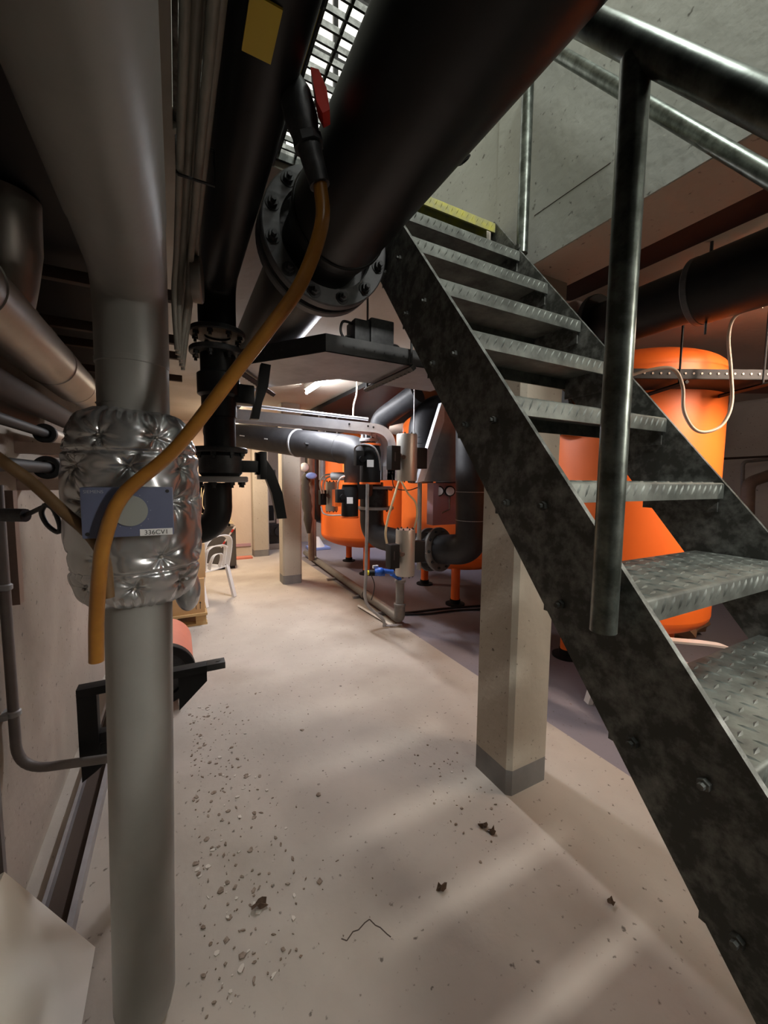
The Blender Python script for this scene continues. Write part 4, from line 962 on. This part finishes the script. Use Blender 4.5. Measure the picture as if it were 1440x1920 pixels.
for q in ((1.781, 3.700, 2.028), (1.778, 3.694, 1.951)): obj('flange', MB().ring(q, (0, 0, 1), 0.108, 0.05, 0.03), M['steelgrey'], fs)
obj('spool', MB().cyl((1.777, 3.690, 1.901), (1.782, 3.703, 2.061), 0.06), M['iron'], fs)
b = MB()
for j in range(10):
    a = 2*math.pi*j/10; q = V((1.778, 3.692, 1.929))+Vector((0.09*math.cos(a), 0.09*math.sin(a), 0)); b.cyl(q, q+Vector((0, 0, 0.13)), 0.009, seg=8)
obj('bolts', b, M['steelgrey'], fs)
def cable(name, pts, r, m, label, cat='cable', n=7):
    o = obj(name, MB().tube(smooth_path(pts, n), r, 8), M[m], loc=pts[0]); tag(o, label, cat); return o
cable('grey_cable', [(1.512, 3.480, 1.797), (1.510, 3.452, 1.856), (1.570, 3.400, 1.880), (1.650, 3.356, 1.856), (1.701, 3.344, 1.772), (1.742, 3.378, 1.638)], 0.009, 'steelgrey', 'grey cable arching over the upper black actuator')
cable('cream_cable', [(1.779, 3.088, 1.538), (1.707, 3.054, 1.380), (1.660, 3.064, 1.214), (1.634, 3.064, 1.071), (1.667, 3.092, 0.958)], 0.0105, 'cream', 'left cream cable joining the upper and lower steel actuators')
cable('cream_cable', [(1.796, 3.079, 1.538), (1.822, 2.998, 1.429), (1.906, 3.003, 1.346), (1.942, 3.030, 1.231), (1.970, 3.116, 1.096)], 0.0085, 'cream', 'right cream cable curling from the upper steel actuator')
cable('white_cable', [(1.562, 4.605, 1.374), (1.532, 4.576, 1.505), (1.564, 4.511, 1.589), (1.655, 4.465, 1.609)], 0.011, 'white', 'outer white cable arching above the small steel actuator')
cable('white_cable', [(1.591, 4.612, 1.374), (1.576, 4.586, 1.485), (1.608, 4.542, 1.564), (1.695, 4.498, 1.590)], 0.011, 'white', 'inner white cable arching above the small steel actuator')
cable('white_cable', [(1.592, 4.141, 1.432), (1.569, 4.049, 1.528), (1.603, 3.979, 1.581), (1.685, 3.877, 1.565), (1.729, 3.849, 1.514)], 0.010, 'white', 'white cable arching above the lower black actuator')
cable('grey_cable', [(1.551, 4.596, 1.211), (1.555, 4.530, 1.137), (1.606, 4.444, 1.117), (1.657, 4.192, 1.137)], 0.009, 'steelgrey', 'grey cable running under the small steel actuator')
cable('black_cable', [(1.749, 3.166, 1.595), (1.767, 3.145, 1.478), (1.875, 3.086, 1.455), (1.981, 3.089, 1.479)], 0.005, 'blackcable', 'thin black cable below the upper steel actuator')

# stand pipes
o = obj('stand_pipe', MB().tube(smooth_path([(1.612, 3.400, 1.508), (1.614, 3.411, 1.028), (1.635, 3.474, 0.617), (1.673, 3.538, 0.295), (1.86, 3.53, 0.09), (1.87, 3.52, 0.02)], 6), 0.016, 14), M['steelgrey'], loc=(1.87, 3.52, 0)); tag(o, 'thin grey stand pipe below the upper black actuator', 'pipe')
o = obj('stand_pipe', MB().tube([(2.110, 3.252, 1.523), (2.075, 3.191, 0.671)], 0.022, 14).tube([(2.079, 3.202, 0.817), (2.093, 3.084, 0.847)], 0.01, 8), M['floorpipe'], loc=(2.075, 3.191, 0.671)); tag(o, 'thin grey stand pipe right of the steel actuators', 'pipe')
fl = thing('floor_pipe', 'grey drain pipe along the floor with an elbow riser', 'pipe', (2.05, 4.5, 0))
obj('pipe_run', MB().tube(fillet([(2.22, 7.55, 1.9), (2.22, 7.55, 0.085), (2.05, 3.60, 0.085), (2.045, 3.52, 0.085), (2.045, 3.52, 0.30)][1:3]+[(2.045, 3.52, 0.085)], 0.02), 0.052, 24), M['floorpipe'], fl)
obj('elbow', MB().tube(fillet([(2.05, 3.60, 0.085), (2.045, 3.50, 0.085), (2.045, 3.50, 0.22)], 0.08, 8), 0.058, 24), M['floorpipe'], fl)
obj('riser', MB().tube([(2.045, 3.50, 0.20), (2.045, 3.50, 0.235), (2.045, 3.50, 0.236), (2.045, 3.50, 0.50)], [0.056, 0.056, 0.044, 0.044], 24).ring((2.045, 3.50, 0.235), (0, 0, 1), 0.062, 0.04, 0.03, 24).ring((2.045, 3.50, 0.49), (0, 0, 1), 0.058, 0.03, 0.03, 24), M['floorpipe'], fl)
for yy in (3.9, 4.6, 5.6): obj('pipe_saddle', MB().box((1.98, yy-0.02, 0), (2.20, yy+0.02, 0.032)), M['tray'], fl)
obj('coupling', MB().ring((2.085, 4.45, 0.085), (0.043, 1, 0), 0.06, 0.045, 0.06, 24), M['floorpipe'], fl)
o = obj('floor_strut', MB().tube([(1.90, 4.25, 0.02), (1.95, 3.50, 0.02)], 0.016, 4).tube([(1.86, 3.53, 0.02), (2.06, 3.47, 0.02)], 0.012, 4), M['tray'], loc=(1.92, 3.9, 0)); tag(o, 'flat steel strut on the floor beside the drain pipe elbow', 'strut')
o = obj('vertical_pipe', MB().tube([(2.082, 6.709, 0.113), (1.922, 6.188, 2.130)], 0.055, 18), M['brownpipe'], loc=(2.082, 6.709, 0.113)); tag(o, 'brown vertical pipe right of the middle column', 'pipe')
o = obj('vertical_pipe', MB().tube([(1.965, 5.769, 1.534), (2.000, 5.857, 2.674)], 0.05, 18), M['greypipe'], loc=(1.965, 5.769, 1.534)); tag(o, 'grey vertical pipe left of the orange bend', 'pipe')
o = obj('conduit_bend', MB().tube(fillet([(1.999, 6.017, 1.954), (2.020, 6.074, 2.678), (2.275, 5.940, 2.680), (2.253, 5.884, 1.956)], 0.12), 0.014, 10), M['steelgrey'], loc=(1.999, 6.017, 1.954)); tag(o, 'thin bent conduit above the crossing grey pipe', 'conduit')
o = obj('orange_bend', MB().tube(fillet([(1.839, 4.728, 1.830), (1.924, 4.684, 1.831), (1.917, 4.665, 1.594)], 0.09, 8), 0.052, 20), M['orange'], loc=(1.917, 4.665, 1.594)); tag(o, 'small orange pipe bend behind the upper black actuator', 'pipe')
pu = thing('blue_pump', 'blue pump motor with a yellow cap by the floor pipe riser', 'pump', (1.807, 3.435, 0.553))
obj('motor', MB().tube([(1.737, 3.477, 0.617), (1.828, 3.430, 0.618)], 0.038, 20).ball((1.763, 3.409, 0.634), 0.045), M['blue'], pu)
obj('coupling', MB().tube([(1.828, 3.430, 0.628), (1.904, 3.390, 0.619)], 0.025, 16), M['blue'], pu)
obj('tail', MB().tube([(1.675, 3.509, 0.611), (1.737, 3.477, 0.611)], 0.032, 16), M['rubber'], pu)
obj('cap', MB().tube([(1.643, 3.504, 0.615), (1.676, 3.498, 0.613)], 0.027, 16), M['yellowcap'], pu)
obj('vent_cover', MB().box((1.724, 3.488, 0.654), V((1.782, 3.460, 0.682))+Vector((0, 0.05, 0))), M['white'], pu)
obj('drain_wire', MB().tube(smooth_path([(1.682, 3.448, 0.602), (1.707, 3.427, 0.512), (1.717, 3.468, 0.407), (1.717, 3.517, 0.322)], 5), 0.005, 8), M['blackcable'], pu)
obj('support', MB().cyl((1.908, 3.441, 0.590), (2.045, 3.50, 0.505), 0.02), M['blue'], pu)
cable('floor_cable', [(1.95, 3.95, 0.012), (2.3, 3.80, 0.012), (2.8, 3.72, 0.012), (3.5, 3.55, 0.012)], 0.012, 'blackcable', 'upper black cable lying on the floor before the middle tank')
cable('floor_cable', [(2.15, 3.80, 0.012), (2.5, 3.66, 0.012), (2.9, 3.60, 0.012), (3.4, 3.42, 0.012)], 0.012, 'blackcable', 'lower black cable lying on the floor before the middle tank')
gp = thing('gauge_panel', 'panel coloured by painted purple light with two round pressure gauges before the middle tank', 'gauge panel', (2.386, 3.236, 1.089))
obj('panel', MB().box((2.438, 3.603, 1.059), V((2.777, 3.467, 1.518))+Vector((0, 0.02, 0))), M['mauve'], gp)  # mauve stands for bluish light reflected on orange paint
for px in ((2.510, 3.486, 1.430), (2.618, 3.429, 1.431)):
    gg = obj('gauge', MB().lathe([(0, 0), (0.054, 0), (0.058, 0.01), (0.058, 0.05), (0, 0.05)], V(px), (0.45, 0.85, 0), 28), M['rubber'], gp)
    obj('gauge_face', MB().lathe([(0, -0.002), (0.045, -0.002), (0.045, 0.002), (0, 0.002)], V(px), (0.45, 0.85, 0), 28), M['label'], gg)
    obj('stem', MB().tube([V(px)+Vector((0.02, 0.03, -0.05)), V(px)+Vector((0.02, 0.03, -0.2)), V(px)+Vector((-0.06, 0.06, -0.24))], 0.008, 8), M['brownpipe'], gg)
ht = thing('hanging_coat', 'dark brown coat hanging with a blue cloth beyond the middle column', 'coat', (1.818, 6.106, 0.675))
obj('coat', MB().tube(smooth_path([(1.846, 6.181, 1.633), (1.817, 6.175, 1.402), (1.838, 6.136, 1.103), (1.848, 6.090, 0.676)], 4), [0.04, 0.07, 0.075, 0.06, 0.08, 0.07, 0.085, 0.075, 0.085, 0.06, 0.075, 0.05, 0.03], 14), M['darkcloth'], ht)
o = obj('blue_cloth', MB().ball((1.883, 6.045, 1.599), 0.09, (1, 0.5, 0.6), 14), M['bluecloth'], loc=(1.883, 6.045, 1.599)); tag(o, 'pale blue cloth draped on top of the dark hanging coat', 'cloth')
o = obj('white_globe', MB().ball((1.848, 6.303, 1.738), 0.075, (1, 1, 1), 18), M['white'], loc=(1.848, 6.303, 1.738)); tag(o, 'round white globe beyond the middle column', 'globe')
fb_ = thing('cloth_bundle', 'pale blue and white bundle on the floor beyond the brown pipe', 'bundle', (2.75, 8.3, 0))
obj('base', MB().box((2.5, 8.1, 0), (2.95, 8.5, 0.06), 0.02), M['bluecloth'], fb_)
obj('bundle', MB().lathe([(0, 0.28), (0.05, 0.27), (0.14, 0.12), (0.18, 0.06), (0, 0.06)], (2.7, 8.3, 0), seg=20), M['white'], fb_)

# right foreground floor: brown bag and dark block under the tank
bg = MB(); bm = bg.bm; g = bmesh.ops.create_icosphere(bm, subdivisions=3, radius=1)['verts']; rr = random.Random(5)
for v in g:
    s_ = 1+0.16*math.sin(v.co.x*7+v.co.z*5)+0.1*math.sin(v.co.y*11+v.co.x*3)
    v.co = Vector((v.co.x*0.33*s_, v.co.y*0.26*s_, max(-0.17, v.co.z*0.19*s_)))+Vector((4.45, 2.08, 0.17))
o = obj('paper_bag', bg, M['bag'], loc=(4.45, 2.08, 0), sharp=20); tag(o, 'crumpled brown bag on the floor beyond the stairs', 'bag')
wd = obj('wood_offcut', MB().box((1.75, 0.28, 0), (2.1, 0.38, 0.06), 0.004), M['wood'], loc=(1.9, 0.33, 0)); tag(wd, 'wood offcut on the floor behind the lowest visible tread', 'offcut')

# ------------------------------------------------------------------ litter on the floor
rr = random.Random(11)
def flake(m, x, y, s):
    n = rr.randint(4, 7); a0 = rr.uniform(0, 6.28)
    el = rr.uniform(0.3, 1.0); ro = rr.uniform(0, 6.28); pts = []
    for k in range(n):
        a = a0+2*math.pi*k/n; r = s*rr.uniform(0.6, 1.1); u, v = r*math.cos(a), r*el*math.sin(a)
        pts.append((x+u*math.cos(ro)-v*math.sin(ro), y+u*math.sin(ro)+v*math.cos(ro), 0.0005))
    m.prism(pts, (0, 0, rr.uniform(0.0015, 0.004)))
m = MB(); m2 = MB()
for k in range(330):
    x = 0.02+abs(rr.gauss(0, 0.20)); y = 1.12+1.7*rr.random()**1.3
    flake(m if rr.random() < 0.75 else m2, x, y, rr.choice((0.003, 0.004, 0.005, 0.007, 0.010, 0.014)))
for k in range(60):
    flake(m if rr.random() < 0.8 else m2, 1.18+rr.gauss(0, 0.11), 1.50+rr.gauss(0, 0.22), rr.choice((0.003, 0.005, 0.008)))
for k in range(60):
    flake(m, rr.uniform(0.1, 1.5), rr.uniform(1.1, 4.5), rr.choice((0.002, 0.003, 0.004)))
tag(obj('floor_debris', m, M['debris'], loc=(0.3, 1.8, 0)), 'brown crumbs and flakes scattered over the concrete floor', 'debris', kind='stuff')
tag(obj('floor_chips', m2, M['debrispale'], loc=(0.3, 1.8, 0)), 'pale paint chips scattered over the concrete floor', 'debris', kind='stuff')
def leaf(p, s, label):
    m = MB(); n = 11; c = m.bm.verts.new((p[0], p[1], 0.016)); ring = []
    for k in range(n):
        a = 2*math.pi*k/n; r = s*rr.uniform(0.55, 1.15)
        ring.append(m.bm.verts.new((p[0]+r*math.cos(a), p[1]+r*0.75*math.sin(a), rr.uniform(0.001, 0.02))))
    for k in range(n): m.bm.faces.new((c, ring[k], ring[(k+1) % n]))
    bmesh.ops.solidify(m.bm, geom=m.bm.faces[:], thickness=0.0015)
    for v in m.bm.verts: v.co.z = max(v.co.z, 0.0006)
    tag(obj('dry_leaf', m, M['leaf'], loc=(p[0], p[1], 0)), label, 'leaf', 'dry leaves on the floor')
leaf((0.842, 1.097, 0.000), 0.024, 'dark curled leaf alone in the middle of the bare floor')
leaf((1.364, 0.769, 0.000), 0.018, 'dark leaf on the floor nearest the lower stringer')
leaf((1.168, 1.234, 0.000), 0.024, 'left of two dark leaves lying below the near column')
leaf((1.185, 1.195, 0.000), 0.024, 'right of two dark leaves lying below the near column')
leaf((0.220, 1.351, 0.000), 0.030, 'greyish flat leaf among the crumbs near the riser')
cr = MB(); pts = [(0.445, 1.123, 0.000), (0.459, 1.109, 0.000), (0.488, 1.124, 0.000), (0.507, 1.120, 0.000), (0.536, 1.130, 0.000), (0.555, 1.132, 0.000), (0.565, 1.106, 0.000), (0.577, 1.092, 0.000), (0.589, 1.063, 0.000), (0.596, 1.050, 0.000)]
for a, b in zip(pts, pts[1:]):
    a, b = V(a), V(b); d = (b-a).normalized(); n = Vector((-d.y, d.x, 0))*0.0018
    cr.prism([a-n, b-n, b+n, a+n], (0, 0, 0.0006))
o = obj('trim_floor_crack', cr, M['darkgap']); o['kind'] = 'structure'
cr = MB()
zc = 2.72
a, b = Vector((1.379, 1.268, 2.674)), Vector((1.379, 0.935, 2.664))
cr.prism([a, b, b+Vector((0, 0, 0.0022)), a+Vector((0, 0, 0.0022))], (-0.0015, 0, 0)); o = obj('trim_wall_crack', cr, M['darkgap']); o['kind'] = 'structure'
